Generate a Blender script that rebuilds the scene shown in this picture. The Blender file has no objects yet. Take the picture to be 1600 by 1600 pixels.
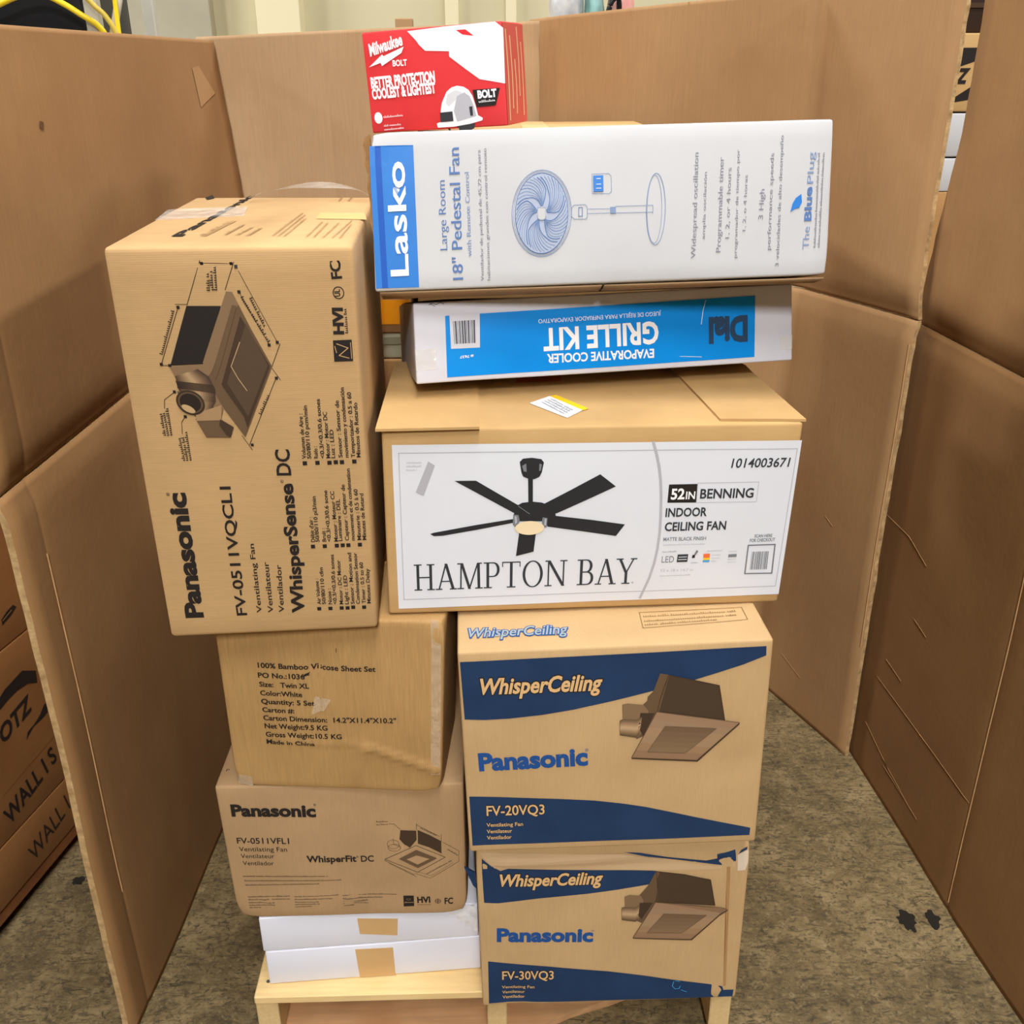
import bpy, bmesh, math, random
from mathutils import Vector, Matrix, noise
from mathutils.geometry import tessellate_polygon
random.seed(7)
SC = bpy.context.scene
COL = SC.collection

def srgb(r, g, b, a=1.0):
    f = lambda c: c/12.92 if c <= 0.04045 else ((c+0.055)/1.055)**2.4
    return (f(r/255), f(g/255), f(b/255), a)

# ------------------------------------------------------------------ camera
PITCH, ROLL = 0.4220, -0.0072
cam_data = bpy.data.cameras.new('camera')
cam = bpy.data.objects.new('camera', cam_data)
COL.objects.link(cam)
cam_data.sensor_width = 36.0
cam_data.lens = 1546.8/1600*36.0
fw = Vector((0, math.cos(PITCH), -math.sin(PITCH)))
up0 = Vector((0, math.sin(PITCH), math.cos(PITCH)))
rt0 = Vector((1, 0, 0))
rt = rt0*math.cos(ROLL) + up0*math.sin(ROLL)
up = up0*math.cos(ROLL) - rt0*math.sin(ROLL)
cam.matrix_world = Matrix(((rt.x, up.x, -fw.x, 0), (rt.y, up.y, -fw.y, 0), (rt.z, up.z, -fw.z, 1.7278), (0, 0, 0, 1)))
SC.camera = cam

# ------------------------------------------------------------------ light and exposure
SC.view_settings.view_transform = 'Standard'
SC.view_settings.look = 'None'
SC.view_settings.gamma = 1.0
SC.view_settings.use_curve_mapping = False
SC.view_settings.exposure = 0.0
world = bpy.data.worlds.new('warehouse_ambient')
SC.world = world
world.use_nodes = True
bg = world.node_tree.nodes['Background']
bg.inputs['Color'].default_value = (1.0, 0.86, 0.72, 1)
bg.inputs['Strength'].default_value = 0.05

def lamp(name, loc, sx, sy, power, color=(1, 0.985, 0.975), rot=(0, 0, 0)):
    ld = bpy.data.lights.new(name, 'AREA')
    ld.shape = 'RECTANGLE'; ld.size = sx; ld.size_y = sy
    ld.energy = power; ld.color = color
    o = bpy.data.objects.new(name, ld); COL.objects.link(o)
    o.location = loc; o.rotation_euler = rot
    return o
for lx, ly, pw in ((0.3, -5.4, 740), (0.3, -1.9, 165), (0.3, 0.8, 190), (0.3, 6.2, 120),
                   (-6.6, 2.0, 560), (-6.6, 5.2, 560), (6.6, 2.0, 340), (6.6, 5.2, 340)):  # side pairs are added to brighten the upper sheets; the rest line the aisle
    lamp('ceiling_and_fill_lamp', (lx, ly, 5.6), 0.9, 1.8, pw)

# ------------------------------------------------------------------ materials
def mat(name, base, rough=0.7, var=None, var_scale=6.0, fiber=0.0, fiber_scale=(40, 40, 400), bump=0.0,
        flute=None, flute_scale=140.0, flute_strength=0.05, spec=0.3, scuff=None, scuff_scale=3.0, scuff_amt=0.5, coat=0.0):
    m = bpy.data.materials.new(name); m.use_nodes = True
    nt = m.node_tree; N = nt.nodes; L = nt.links
    b = N['Principled BSDF']
    b.inputs['Roughness'].default_value = rough
    b.inputs['Specular IOR Level'].default_value = spec
    b.inputs['Coat Weight'].default_value = coat
    tc = N.new('ShaderNodeTexCoord')
    rgb = N.new('ShaderNodeRGB'); rgb.outputs[0].default_value = base
    col = rgb.outputs[0]
    def mix(fac, a, c):
        x = N.new('ShaderNodeMix'); x.data_type = 'RGBA'
        L.new(fac, x.inputs[0]); L.new(a, x.inputs[6])
        if isinstance(c, tuple): x.inputs[7].default_value = c
        else: L.new(c, x.inputs[7])
        return x.outputs[2]
    def noise_fac(scale, lo, hi, vec=None, detail=4, amt=1.0):
        n = N.new('ShaderNodeTexNoise'); n.inputs['Scale'].default_value = scale; n.inputs['Detail'].default_value = detail
        L.new(vec or tc.outputs['Object'], n.inputs['Vector'])
        r = N.new('ShaderNodeMapRange'); r.inputs[1].default_value = lo; r.inputs[2].default_value = hi; r.inputs[4].default_value = amt
        L.new(n.outputs['Fac'], r.inputs[0])
        return r.outputs[0]
    if var: col = mix(noise_fac(var_scale, 0.35, 0.7), col, var)
    if fiber:
        mp = N.new('ShaderNodeMapping'); mp.inputs['Scale'].default_value = fiber_scale
        L.new(tc.outputs['Object'], mp.inputs['Vector'])
        f = noise_fac(1.0, 0.3, 0.75, mp.outputs[0], 3, fiber)
        col = mix(f, col, tuple(c*0.55 for c in base[:3])+(1,))
    if scuff: col = mix(noise_fac(scuff_scale, 0.6, 0.72, None, 8, scuff_amt), col, scuff)
    L.new(col, b.inputs['Base Color'])
    last = None
    if bump:
        n = N.new('ShaderNodeTexNoise'); n.inputs['Scale'].default_value = 60; n.inputs['Detail'].default_value = 5
        L.new(tc.outputs['Object'], n.inputs['Vector'])
        bp = N.new('ShaderNodeBump'); bp.inputs['Strength'].default_value = bump; bp.inputs['Distance'].default_value = 0.004
        L.new(n.outputs['Fac'], bp.inputs['Height']); last = bp
    if flute:
        w = N.new('ShaderNodeTexWave'); w.bands_direction = flute; w.inputs['Scale'].default_value = flute_scale
        w.inputs['Distortion'].default_value = 0.6; w.inputs['Detail'].default_value = 1
        L.new(tc.outputs['Object'], w.inputs['Vector'])
        bp = N.new('ShaderNodeBump'); bp.inputs['Strength'].default_value = flute_strength; bp.inputs['Distance'].default_value = 0.002
        L.new(w.outputs['Fac'], bp.inputs['Height'])
        if last: L.new(last.outputs[0], bp.inputs['Normal'])
        last = bp
    if last: L.new(last.outputs[0], b.inputs['Normal'])
    return m

def scale_c(c, k): return (c[0]*k, c[1]*k, c[2]*k, 1)
KR = srgb(190, 154, 106)
KRAFT = mat('kraft_board', KR, 0.75, scale_c(KR, 0.93), 9, 0.22, (25, 25, 600), 0.05, 'Z', 110, 0.05)
KRAFT_V = mat('kraft_board_upright_flutes', srgb(184, 146, 92), 0.75, srgb(172, 134, 84), 7, 0.45, (420, 420, 16), 0.08, 'X', 110, 0.10)
KRAFT_G = mat('kraft_board_greyish', srgb(178, 145, 105), 0.75, srgb(168, 136, 98), 9, 0.2, (400, 400, 25), 0.08, 'X', 110, 0.04)
KRAFT_Q = mat('kraft_board_printed_carton', srgb(196, 163, 117), 0.72, srgb(189, 156, 110), 9, 0.15, (400, 400, 25), 0.05, 'X', 110, 0.04)
KRAFT_H = mat('kraft_board_golden', srgb(194, 158, 105), 0.72, srgb(185, 148, 96), 9, 0.15, (25, 25, 400), 0.05, 'Z', 110, 0.04)
KRAFT_D = mat('kraft_board_brown', srgb(176, 134, 84), 0.78, srgb(165, 124, 76), 8, 0.2, (25, 25, 300), 0.06)
SHEET = mat('wall_sheet_board', srgb(156, 118, 76), 0.78, srgb(148, 110, 69), 5, 0.25, (300, 300, 14), 0.10, 'X', 60, 0.02, 0.25, srgb(168, 131, 89), 2.2, 0.35)
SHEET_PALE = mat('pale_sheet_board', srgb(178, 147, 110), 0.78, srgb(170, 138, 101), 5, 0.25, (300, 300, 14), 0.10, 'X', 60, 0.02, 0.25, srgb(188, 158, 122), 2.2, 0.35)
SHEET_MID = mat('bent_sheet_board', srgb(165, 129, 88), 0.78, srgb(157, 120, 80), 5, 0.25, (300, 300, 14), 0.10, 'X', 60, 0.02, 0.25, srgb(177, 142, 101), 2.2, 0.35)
SCRATCH = mat('scratched_board', srgb(178, 138, 92), 0.85)
FLAP_B = mat('dull_brown_board', srgb(142, 114, 82), 0.85)
SHEET_EDGE = mat('torn_board_edge', srgb(196, 164, 116), 0.9, srgb(150, 118, 78), 60, 0.5, (30, 30, 300), 0.6)
WORN = mat('worn_fold_paper', srgb(196, 155, 108), 0.85, srgb(180, 138, 90), 40)
EDGE = mat('cut_board_edge', srgb(150, 112, 68), 0.9, srgb(120, 86, 50), 60, 0.4, (400, 400, 400), 0.3)
WHITE_B = mat('white_coated_board', srgb(189, 190, 191), 0.6, srgb(185, 185, 187), 5, 0.0, bump=0.04, flute='X', flute_scale=90, flute_strength=0.025)
WHITE_S = mat('white_smooth_board', srgb(221, 222, 232), 0.55, srgb(216, 217, 227), 5, bump=0.03)
WHITE_D = mat('white_grille_carton_board', srgb(206, 208, 218), 0.5, srgb(201, 203, 213), 5, bump=0.03)
RED_B = mat('red_printed_board', srgb(214, 56, 60), 0.5, srgb(208, 50, 54), 6, bump=0.03)
PINE = mat('pale_pine', srgb(240, 209, 150), 0.7, srgb(228, 194, 134), 5, 0.35, (8, 120, 120), 0.06)
PINE_Y = mat('pale_pine_lengthwise', srgb(226, 196, 140), 0.7, srgb(208, 176, 122), 5, 0.4, (120, 8, 120), 0.08)
PINE_R = mat('reddish_pine', srgb(214, 168, 120), 0.7, srgb(184, 130, 84), 7, 0.8, (5, 70, 90), 0.1)
WOOD_D = mat('dark_pallet_wood', srgb(140, 88, 48), 0.8, srgb(110, 66, 34), 6, 0.5, (90, 6, 90), 0.1)
STEEL = mat('painted_rack_steel', srgb(190, 186, 172), 0.45, srgb(176, 172, 158), 8)
def ink(name, r, g, b, rough=0.6): return mat(name, srgb(r, g, b), rough, spec=0.25)
BLACK = ink('black_ink', 36, 30, 28)
BROWN_INK = ink('faint_brown_ink', 140, 108, 66)
BLUE_INK = ink('blue_ink', 30, 76, 140)
NAVY = mat('navy_ink', srgb(23, 49, 84), 0.6, srgb(28, 56, 92), 14, bump=0.03, flute='X', flute_scale=110, flute_strength=0.04)
KRAFT_INK = ink('unprinted_kraft', 216, 176, 124)
LASKO = mat('bright_blue_ink', srgb(36, 116, 196), 0.45, srgb(32, 110, 190), 12)
LASKO_D = ink('deep_blue_stripe', 14, 80, 172, 0.4)
GREYBLUE = ink('pale_blue_ink', 120, 140, 174)
MIDBLUE = ink('soft_blue_ink', 82, 112, 164)
GREYTEXT = ink('grey_ink', 124, 126, 134)
PALEBLUE = ink('blade_tint', 164, 174, 194)
CYAN = mat('cyan_ink', srgb(0, 140, 226), 0.35, srgb(0, 132, 220), 8)
WHITE_INK = ink('white_ink', 238, 238, 240)
DARKBLUE = ink('dark_slate_ink', 34, 62, 92)
GREY_L = ink('light_grey_ink', 176, 176, 182)
GREY_M = ink('mid_grey_ink', 120, 122, 128)
CHAR = ink('charcoal_ink', 52, 54, 58)
FANBLACK = ink('fan_black_ink', 40, 40, 43)
LABEL = mat('white_label_paper', srgb(219, 222, 229), 0.5, srgb(214, 217, 224), 3, bump=0.03)
CREAM = ink('cream_ink', 236, 216, 178)
ORANGE = ink('orange_ink', 232, 110, 60)
YELLOW = ink('yellow_ink', 240, 196, 30)
BLUE2 = ink('sky_blue_ink', 70, 160, 220)
RED_INK = ink('red_ink', 220, 44, 52)
P1 = ink('photo_brown_dark', 66, 50, 36)
P2 = ink('photo_brown_mid', 100, 78, 56)
P3 = ink('photo_brown', 128, 102, 74)
P4 = ink('photo_tan', 160, 128, 92)
P5 = ink('photo_tan_light', 178, 146, 106)
TAPE = mat('kraft_paper_tape', srgb(206, 168, 116), 0.5, srgb(198, 160, 108), 12)
def clear(name, tint=(1, 1, 1), alpha=0.25, rough=0.12):
    m = bpy.data.materials.new(name); m.use_nodes = True
    b = m.node_tree.nodes['Principled BSDF']
    b.inputs['Base Color'].default_value = (*tint, 1); b.inputs['Roughness'].default_value = rough
    b.inputs['Alpha'].default_value = alpha; b.inputs['Specular IOR Level'].default_value = 0.8
    n = m.node_tree.nodes.new('ShaderNodeTexNoise'); n.inputs['Scale'].default_value = 45
    tc = m.node_tree.nodes.new('ShaderNodeTexCoord'); m.node_tree.links.new(tc.outputs['Object'], n.inputs['Vector'])
    bp = m.node_tree.nodes.new('ShaderNodeBump'); bp.inputs['Strength'].default_value = 0.5; bp.inputs['Distance'].default_value = 0.01
    m.node_tree.links.new(n.outputs['Fac'], bp.inputs['Height']); m.node_tree.links.new(bp.outputs[0], b.inputs['Normal'])
    return m
CLEAR = clear('clear_tape', (0.9, 0.88, 0.82), 0.22)
FILM = clear('milky_plastic_film', (0.93, 0.93, 0.94), 0.55, 0.25)
BLACK_PLASTIC = mat('black_plastic', srgb(24, 25, 28), 0.4)
YELLOW_RUBBER = mat('yellow_cord_rubber', srgb(240, 212, 40), 0.45)

# ------------------------------------------------------------------ helpers
def link(name, me, parent=None, mats=()):
    o = bpy.data.objects.new(name, me); COL.objects.link(o)
    for m in mats: me.materials.append(m)
    if parent: o.parent = parent
    return o
def tag(o, label=None, cat=None, group=None, kind=None):
    if label: o['label'] = label
    if cat: o['category'] = cat
    if group: o['group'] = group
    if kind: o['kind'] = kind
    return o
def thing(name, loc, label, cat, group=None, rot=None):
    o = bpy.data.objects.new(name, None); COL.objects.link(o)
    o.empty_display_size = 0.05
    if rot is not None:
        o.matrix_world = Matrix.Translation(Vector(loc)) @ rot.to_4x4()
    else: o.location = loc
    return tag(o, label, cat, group)
def smooth(me, flag=True):
    for p in me.polygons: p.use_smooth = flag
def box_mesh(name, x0, x1, y0, y1, z0, z1, bevel=0.0, seg=2):
    bm = bmesh.new()
    bmesh.ops.create_cube(bm, size=1)
    for v in bm.verts:
        v.co = Vector((x0+(v.co.x+.5)*(x1-x0), y0+(v.co.y+.5)*(y1-y0), z0+(v.co.z+.5)*(z1-z0)))
    if bevel: bmesh.ops.bevel(bm, geom=list(bm.edges), offset=bevel, segments=seg, affect='EDGES', profile=0.5)
    me = bpy.data.meshes.new(name); bm.to_mesh(me); bm.free()
    return me
def tube_mesh(name, pts, r, n=10):
    bm = bmesh.new(); rings = []
    pts = [Vector(p) for p in pts]
    for i, p in enumerate(pts):
        d = (pts[min(i+1, len(pts)-1)] - pts[max(i-1, 0)]).normalized()
        a = d.orthogonal().normalized() if abs(d.z) > .95 else d.cross(Vector((0, 0, 1))).normalized()
        b = d.cross(a).normalized()
        rings.append([bm.verts.new(p + (a*math.cos(2*math.pi*k/n) + b*math.sin(2*math.pi*k/n))*r) for k in range(n)])
    for q, w in zip(rings, rings[1:]):
        for k in range(n): bm.faces.new((q[k], q[(k+1) % n], w[(k+1) % n], w[k]))
    bm.faces.new(rings[0][::-1]); bm.faces.new(rings[-1])
    bmesh.ops.recalc_face_normals(bm, faces=list(bm.faces))
    me = bpy.data.meshes.new(name); bm.to_mesh(me); bm.free(); smooth(me)
    return me
def rotmat(yaw, tilt=0, roll=0):
    return Matrix.Rotation(yaw, 3, 'Z') @ Matrix.Rotation(tilt, 3, 'X') @ Matrix.Rotation(roll, 3, 'Y')

_glyphs = {}
def text_mesh(s, bold, shear):
    key = (s, bold, shear)
    if key not in _glyphs:
        cu = bpy.data.curves.new('t', 'FONT'); cu.body = s; cu.offset = bold; cu.shear = shear
        cu.resolution_u = 3; cu.fill_mode = 'FRONT'
        o = bpy.data.objects.new('t', cu)
        me = bpy.data.meshes.new_from_object(o)
        vs = [(v.co.x, v.co.y) for v in me.vertices]; fs = [tuple(p.vertices) for p in me.polygons]
        bpy.data.objects.remove(o); bpy.data.curves.remove(cu); bpy.data.meshes.remove(me)
        _glyphs[key] = (vs, fs)
    return _glyphs[key]
_capv = [y for x, y in text_mesh('H', 0, 0)[0]]
CAP = max(_capv) - min(_capv)

_inks = {}
def tone(c):
    c = tuple(int(round(x/4)*4) for x in c)
    if c not in _inks: _inks[c] = ink('photo_tone', *c)
    return _inks[c]

class Print:
    """flat ink on one face of a carton, collected into one mesh"""
    def __init__(s, carton, name, face='front'):
        s.c, s.name, s.face = carton, name, face
        s.v, s.f, s.fm, s.mats = [], [], [], []
    def _m(s, m):
        if m not in s.mats: s.mats.append(m)
        return s.mats.index(m)
    def raw(s, vs, fs, m, layer=1, big=False):
        if big:
            bm = bmesh.new(); bv = [bm.verts.new((x, y, 0)) for x, y in vs]
            for f in fs:
                try: bm.faces.new([bv[i] for i in f])
                except ValueError: pass
            step = 25.0
            for ax in (0, 1):
                lo = min(v[ax] for v in vs); hi = max(v[ax] for v in vs)
                k = math.floor(lo/step)+1
                while k*step < hi:
                    co = [0, 0, 0]; no = [0, 0, 0]; co[ax] = k*step; no[ax] = 1
                    bmesh.ops.bisect_plane(bm, geom=list(bm.verts)+list(bm.edges)+list(bm.faces), plane_co=co, plane_no=no)
                    k += 1
            bm.verts.index_update()
            vs = [(v.co.x, v.co.y) for v in bm.verts]; fs = [tuple(v.index for v in f.verts) for f in bm.faces]
            bm.free()
        b = len(s.v); mi = s._m(m)
        for x, y in vs: s.v.append((x/1000, y/1000, layer))
        for f in fs:
            s.f.append(tuple(i+b for i in f)); s.fm.append(mi)
        return s
    def poly(s, pts, m, layer=1):
        tri = tessellate_polygon([[Vector((x, y, 0)) for x, y in pts]])
        return s.raw(pts, [tuple(t) for t in tri], m, layer, True)
    def line(s, pts, w, m, layer=2, closed=False):
        if closed: pts = list(pts)+[pts[0]]
        for (x0, y0), (x1, y1) in zip(pts, pts[1:]):
            l = math.hypot(x1-x0, y1-y0) or 1; nx, ny = -(y1-y0)/l*w/2, (x1-x0)/l*w/2
            ex, ey = (x1-x0)/l*w*.3, (y1-y0)/l*w*.3
            q = [(x0+nx-ex, y0+ny-ey), (x0-nx-ex, y0-ny-ey), (x1-nx+ex, y1-ny+ey), (x1+nx+ex, y1+ny+ey)]
            s.raw(q, [(0, 1, 2, 3)], m, layer, l > 40)
        return s
    def ell(s, c, rx, ry, m, layer=2, rot=0, a0=0, a1=360, n=40, w=None):
        pts = []
        for k in range(n+1):
            t = math.radians(a0+(a1-a0)*k/n); x, y = rx*math.cos(t), ry*math.sin(t)
            pts.append((c[0]+x*math.cos(rot)-y*math.sin(rot), c[1]+x*math.sin(rot)+y*math.cos(rot)))
        if w: return s.line(pts, w, m, layer)
        return s.poly(pts[:-1], m, layer)
    def grad(s, A, B, stops, layer=3, n=14):
        """printed half-tone picture: strips between two outlines A and B, toned through the stops"""
        for k in range(n):
            t0, t1 = k/n, (k+1)/n; x = (k+.5)/n*(len(stops)-1); i = min(int(x), len(stops)-2); f = x-i
            m = tone([p+(q-p)*f for p, q in zip(stops[i], stops[i+1])])
            L = lambda p, q, t: (p[0]+(q[0]-p[0])*t, p[1]+(q[1]-p[1])*t)
            for (a0, b0), (a1, b1) in zip(zip(A, B), zip(A[1:], B[1:])):
                s.raw([L(a0, b0, t0), L(a0, b0, t1), L(a1, b1, t1), L(a1, b1, t0)], [(0, 1, 2, 3)], m, layer)
        return s
    def text(s, t, q, m, bold=0.0, shear=0.0, layer=2, grow=0.0):
        """q = baseline start, baseline end, top of the first capital (mm on the face)"""
        p0, p1 = Vector(q[0]), Vector(q[1])
        d = p1-p0; L = d.length; d.normalize(); n = Vector((-d.y, d.x))
        if len(q) > 2: h = abs((Vector(q[2])-p0).dot(n))
        else: h = 6
        vs, fs = text_mesh(t, bold, shear)
        base, _ = text_mesh(t, 0, shear)
        x0 = min(x for x, y in base); x1 = max(x for x, y in base)
        kx, ky = L/(x1-x0), h/CAP
        out = [p0 + d*((x-x0)*kx) + n*(y*ky) for x, y in vs]
        return s.raw([(v.x, v.y) for v in out], fs, m, layer)
    def greek(s, q, h, m, layer=2, seed=0):
        """a line of print too small to read: word-long rows of tiny strokes"""
        rnd = random.Random(seed + int(q[0][0]*7+q[0][1]*13))
        p0, p1 = Vector(q[0]), Vector(q[1]); d = p1-p0; L = d.length; d.normalize(); n = Vector((-d.y, d.x))
        t = 0.0
        while t < L:
            wl = rnd.uniform(1.5, 6)*h
            e = min(t+wl, L); x = t
            while x < e:
                hh = h*rnd.choice((.62, .62, 1, .7)); g = h*.3
                a = p0+d*x
                s.raw([tuple(a), tuple(a+d*g), tuple(a+d*g+n*hh), tuple(a+n*hh)], [(0, 1, 2, 3)], m, layer)
                s.raw([tuple(a), tuple(a+d*h*.55), tuple(a+d*h*.55+n*h*.18), tuple(a+n*h*.18)], [(0, 1, 2, 3)], m, layer)
                x += h*.72
            t = e+h*.6
        return s
    def bars(s, quad, n, m, layer=3, seed=3):
        rnd = random.Random(seed); (a, b, c, d) = [Vector(p) for p in quad]  # a-b top, d-c bottom
        t = 0.0
        while t < .98:
            w = rnd.choice((1, 1, 2, 3))/n*.8; e = min(1, t+w)
            s.raw([tuple(a.lerp(b, t)), tuple(a.lerp(b, e)), tuple(d.lerp(c, e)), tuple(d.lerp(c, t))], [(0, 1, 2, 3)], m, layer)
            t = e + rnd.choice((1, 1, 2))/n*.8
        return s
    def done(s, label=None, thick=0.0):
        c = s.c
        me = bpy.data.meshes.new(s.name)
        me.from_pydata([c.at(s.face, u, v, .0004+.00035*l) for u, v, l in s.v], [], s.f)
        for m in s.mats: me.materials.append(m)
        for p, i in zip(me.polygons, s.fm): p.material_index = i
        me.update()
        # face outward
        want = {'front': Vector((0, -1, 0)), 'top': Vector((0, 0, 1)), 'right': Vector((1, 0, 0)), 'left': Vector((-1, 0, 0))}[s.face]
        fl = [p for p in me.polygons if p.normal.dot(want) < 0]
        if fl:
            bm = bmesh.new(); bm.from_mesh(me); bm.faces.ensure_lookup_table()
            bmesh.ops.reverse_faces(bm, faces=[bm.faces[p.index] for p in fl]); bm.to_mesh(me); bm.free()
        o = link(s.name, me, c.root)
        if label: o['label'] = label
        if s.name in ('shipping_lettering', 'slogan_lettering', 'specification_lettering', 'fine_print', 'top_lettering', 'feature_lettering', 'description_lettering', 'model_lettering', 'feature_icons', 'approval_marks', 'scuff_marks', 'scuffed_paper'): o['kind'] = 'stuff'   # rows of print too small to pick apart
        return o

class Carton:
    def __init__(s, name, label, pos, yaw, w, d, h, board, tilt=0, roll=0, warp=None, bulge=(.004, .003, .004), r=.005,
                 grid=.03, dents=(), ridges=(), seed=0, cat='box', group=None, body='body', noise_amp=.0012):
        s.w, s.d, s.h, s.bulge, s.dents, s.ridges, s.seed, s.na = w, d, h, bulge, dents, ridges, seed, noise_amp
        s.warp = {k: (a/1000, b/1000) for k, (a, b) in (warp or {}).items()}
        s.off = Vector((w/2, d/2, 0))
        R = rotmat(yaw, tilt, roll)
        s.R = R; s.pos = Vector(pos)
        s.root = thing(name, s.pos + R @ s.off, label, cat, group, R)
        s.body(board, r, grid, body)
    def deform(s, p):
        x, y, z = p; w, d, h = s.w, s.d, s.h
        a = min(max(x/w, 0), 1); b = min(max(y/d, 0), 1); c = min(max(z/h, 0), 1)
        bf, bs, bt = s.bulge
        ea, eb, ec = 4*a*(1-a), 4*b*(1-b), 4*c*(1-c)
        nz = noise.noise(Vector((x*7+s.seed*3.1, y*7, z*7+s.seed)))*s.na
        X = x + bs*eb*ec*(2*a-1) ; Y = y + (bf*ea*ec+nz*min(1, 6*ea)*min(1, 6*ec))*(2*b-1); Z = z + (bt*ea*eb+nz*min(1, 6*ea)*min(1, 6*eb))*(2*c-1)
        if s.warp:
            g = lambda k, i: s.warp.get(k, (0, 0))[i]
            for i in (0, 1):
                val = (g((0, 0), i)*(1-a)+g((1, 0), i)*a)*(1-c)+(g((0, 1), i)*(1-a)+g((1, 1), i)*a)*c
                if i == 0: X += val
                else: Z += val
        for (q, rad, vec) in s.dents:
            dd = (Vector((x, y, z))-Vector(q)).length/rad
            k = math.exp(-dd*dd*2)
            X += vec[0]*k; Y += vec[1]*k; Z += vec[2]*k
        for (u0, v0, u1, v1, wid, amp) in s.ridges:   # creases in the front panel
            if b < .5:
                dx, dz = u1-u0, v1-v0; L = math.hypot(dx, dz)
                t = ((x-u0)*dx+(z-v0)*dz)/L/L; dist = abs((x-u0)*dz-(z-v0)*dx)/L
                e = max(0, min(1, (t+.03)*12, (1.03-t)*12))
                Y -= amp*math.exp(-(dist/wid)**2)*e*(1-2*b)
        return Vector((X, Y, Z))
    def at(s, face, u, v, eps):
        p = {'front': (u, 0, v), 'top': (u, v, s.h), 'right': (s.w, u, v), 'left': (0, u, v)}[face]
        n = {'front': (0, -1, 0), 'top': (0, 0, 1), 'right': (1, 0, 0), 'left': (-1, 0, 0)}[face]
        return s.deform(p) + Vector(n)*eps - s.off
    def body(s, board, r, grid, name):
        def ticks(L):
            n = max(2, int((L-2*r)/grid)); return [0, r*.35, r] + [r+(L-2*r)*k/n for k in range(1, n)] + [L-r, L-r*.35, L]
        tx, ty, tz = ticks(s.w), ticks(s.d), ticks(s.h)
        bm = bmesh.new(); idx = {}
        def V(i, j, k):
            if (i, j, k) not in idx:
                p = Vector((tx[i], ty[j], tz[k]))
                c = Vector((min(max(p.x, r), s.w-r), min(max(p.y, r), s.d-r), min(max(p.z, r), s.h-r)))
                dv = p-c
                if dv.length > 1e-9: p = c+dv.normalized()*min(r, dv.length)
                idx[(i, j, k)] = bm.verts.new(s.deform(p)-s.off)
            return idx[(i, j, k)]
        nx, ny, nz = len(tx)-1, len(ty)-1, len(tz)-1
        for i in range(nx):
            for k in range(nz):
                for j in (0, ny): bm.faces.new((V(i, j, k), V(i+1, j, k), V(i+1, j, k+1), V(i, j, k+1)))
            for j in range(ny):
                for k in (0, nz): bm.faces.new((V(i, j, k), V(i+1, j, k), V(i+1, j+1, k), V(i, j+1, k)))
        for j in range(ny):
            for k in range(nz):
                for i in (0, nx): bm.faces.new((V(i, j, k), V(i, j+1, k), V(i, j+1, k+1), V(i, j, k+1)))
        bmesh.ops.recalc_face_normals(bm, faces=list(bm.faces))
        me = bpy.data.meshes.new(name); bm.to_mesh(me); bm.free(); smooth(me)
        s.body_obj = link(name, me, s.root, (board,))
    def sheet(s, name, face, rect, thick, m, label=None, n=6, lift=0.0):
        """a flat strip (tape, flap, label) lying on a face; rect = corner quad in mm"""
        a, b, c, d = [Vector(p) for p in rect]; bm = bmesh.new(); g = {}
        for l in (0, 1):
            for i in range(n+1):
                for j in range(n+1):
                    p = a.lerp(b, i/n).lerp(d.lerp(c, i/n), j/n)/1000
                    g[l, i, j] = bm.verts.new(s.at(face, p.x, p.y, .0003 + l*thick + lift*j/n))
        for i in range(n):
            for j in range(n):
                bm.faces.new((g[1, i, j], g[1, i+1, j], g[1, i+1, j+1], g[1, i, j+1]))
                bm.faces.new((g[0, i, j], g[0, i, j+1], g[0, i+1, j+1], g[0, i+1, j]))
            for (j, ) in ((0,), (n,)):
                bm.faces.new((g[0, i, j], g[0, i+1, j], g[1, i+1, j], g[1, i, j]))
        for j in range(n):
            for i in (0, n): bm.faces.new((g[0, i, j], g[0, i, j+1], g[1, i, j+1], g[1, i, j]))
        bmesh.ops.recalc_face_normals(bm, faces=list(bm.faces))
        me = bpy.data.meshes.new(name); bm.to_mesh(me); bm.free()
        o = link(name, me, s.root, (m,))
        if label: o['label'] = label
        return o

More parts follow.
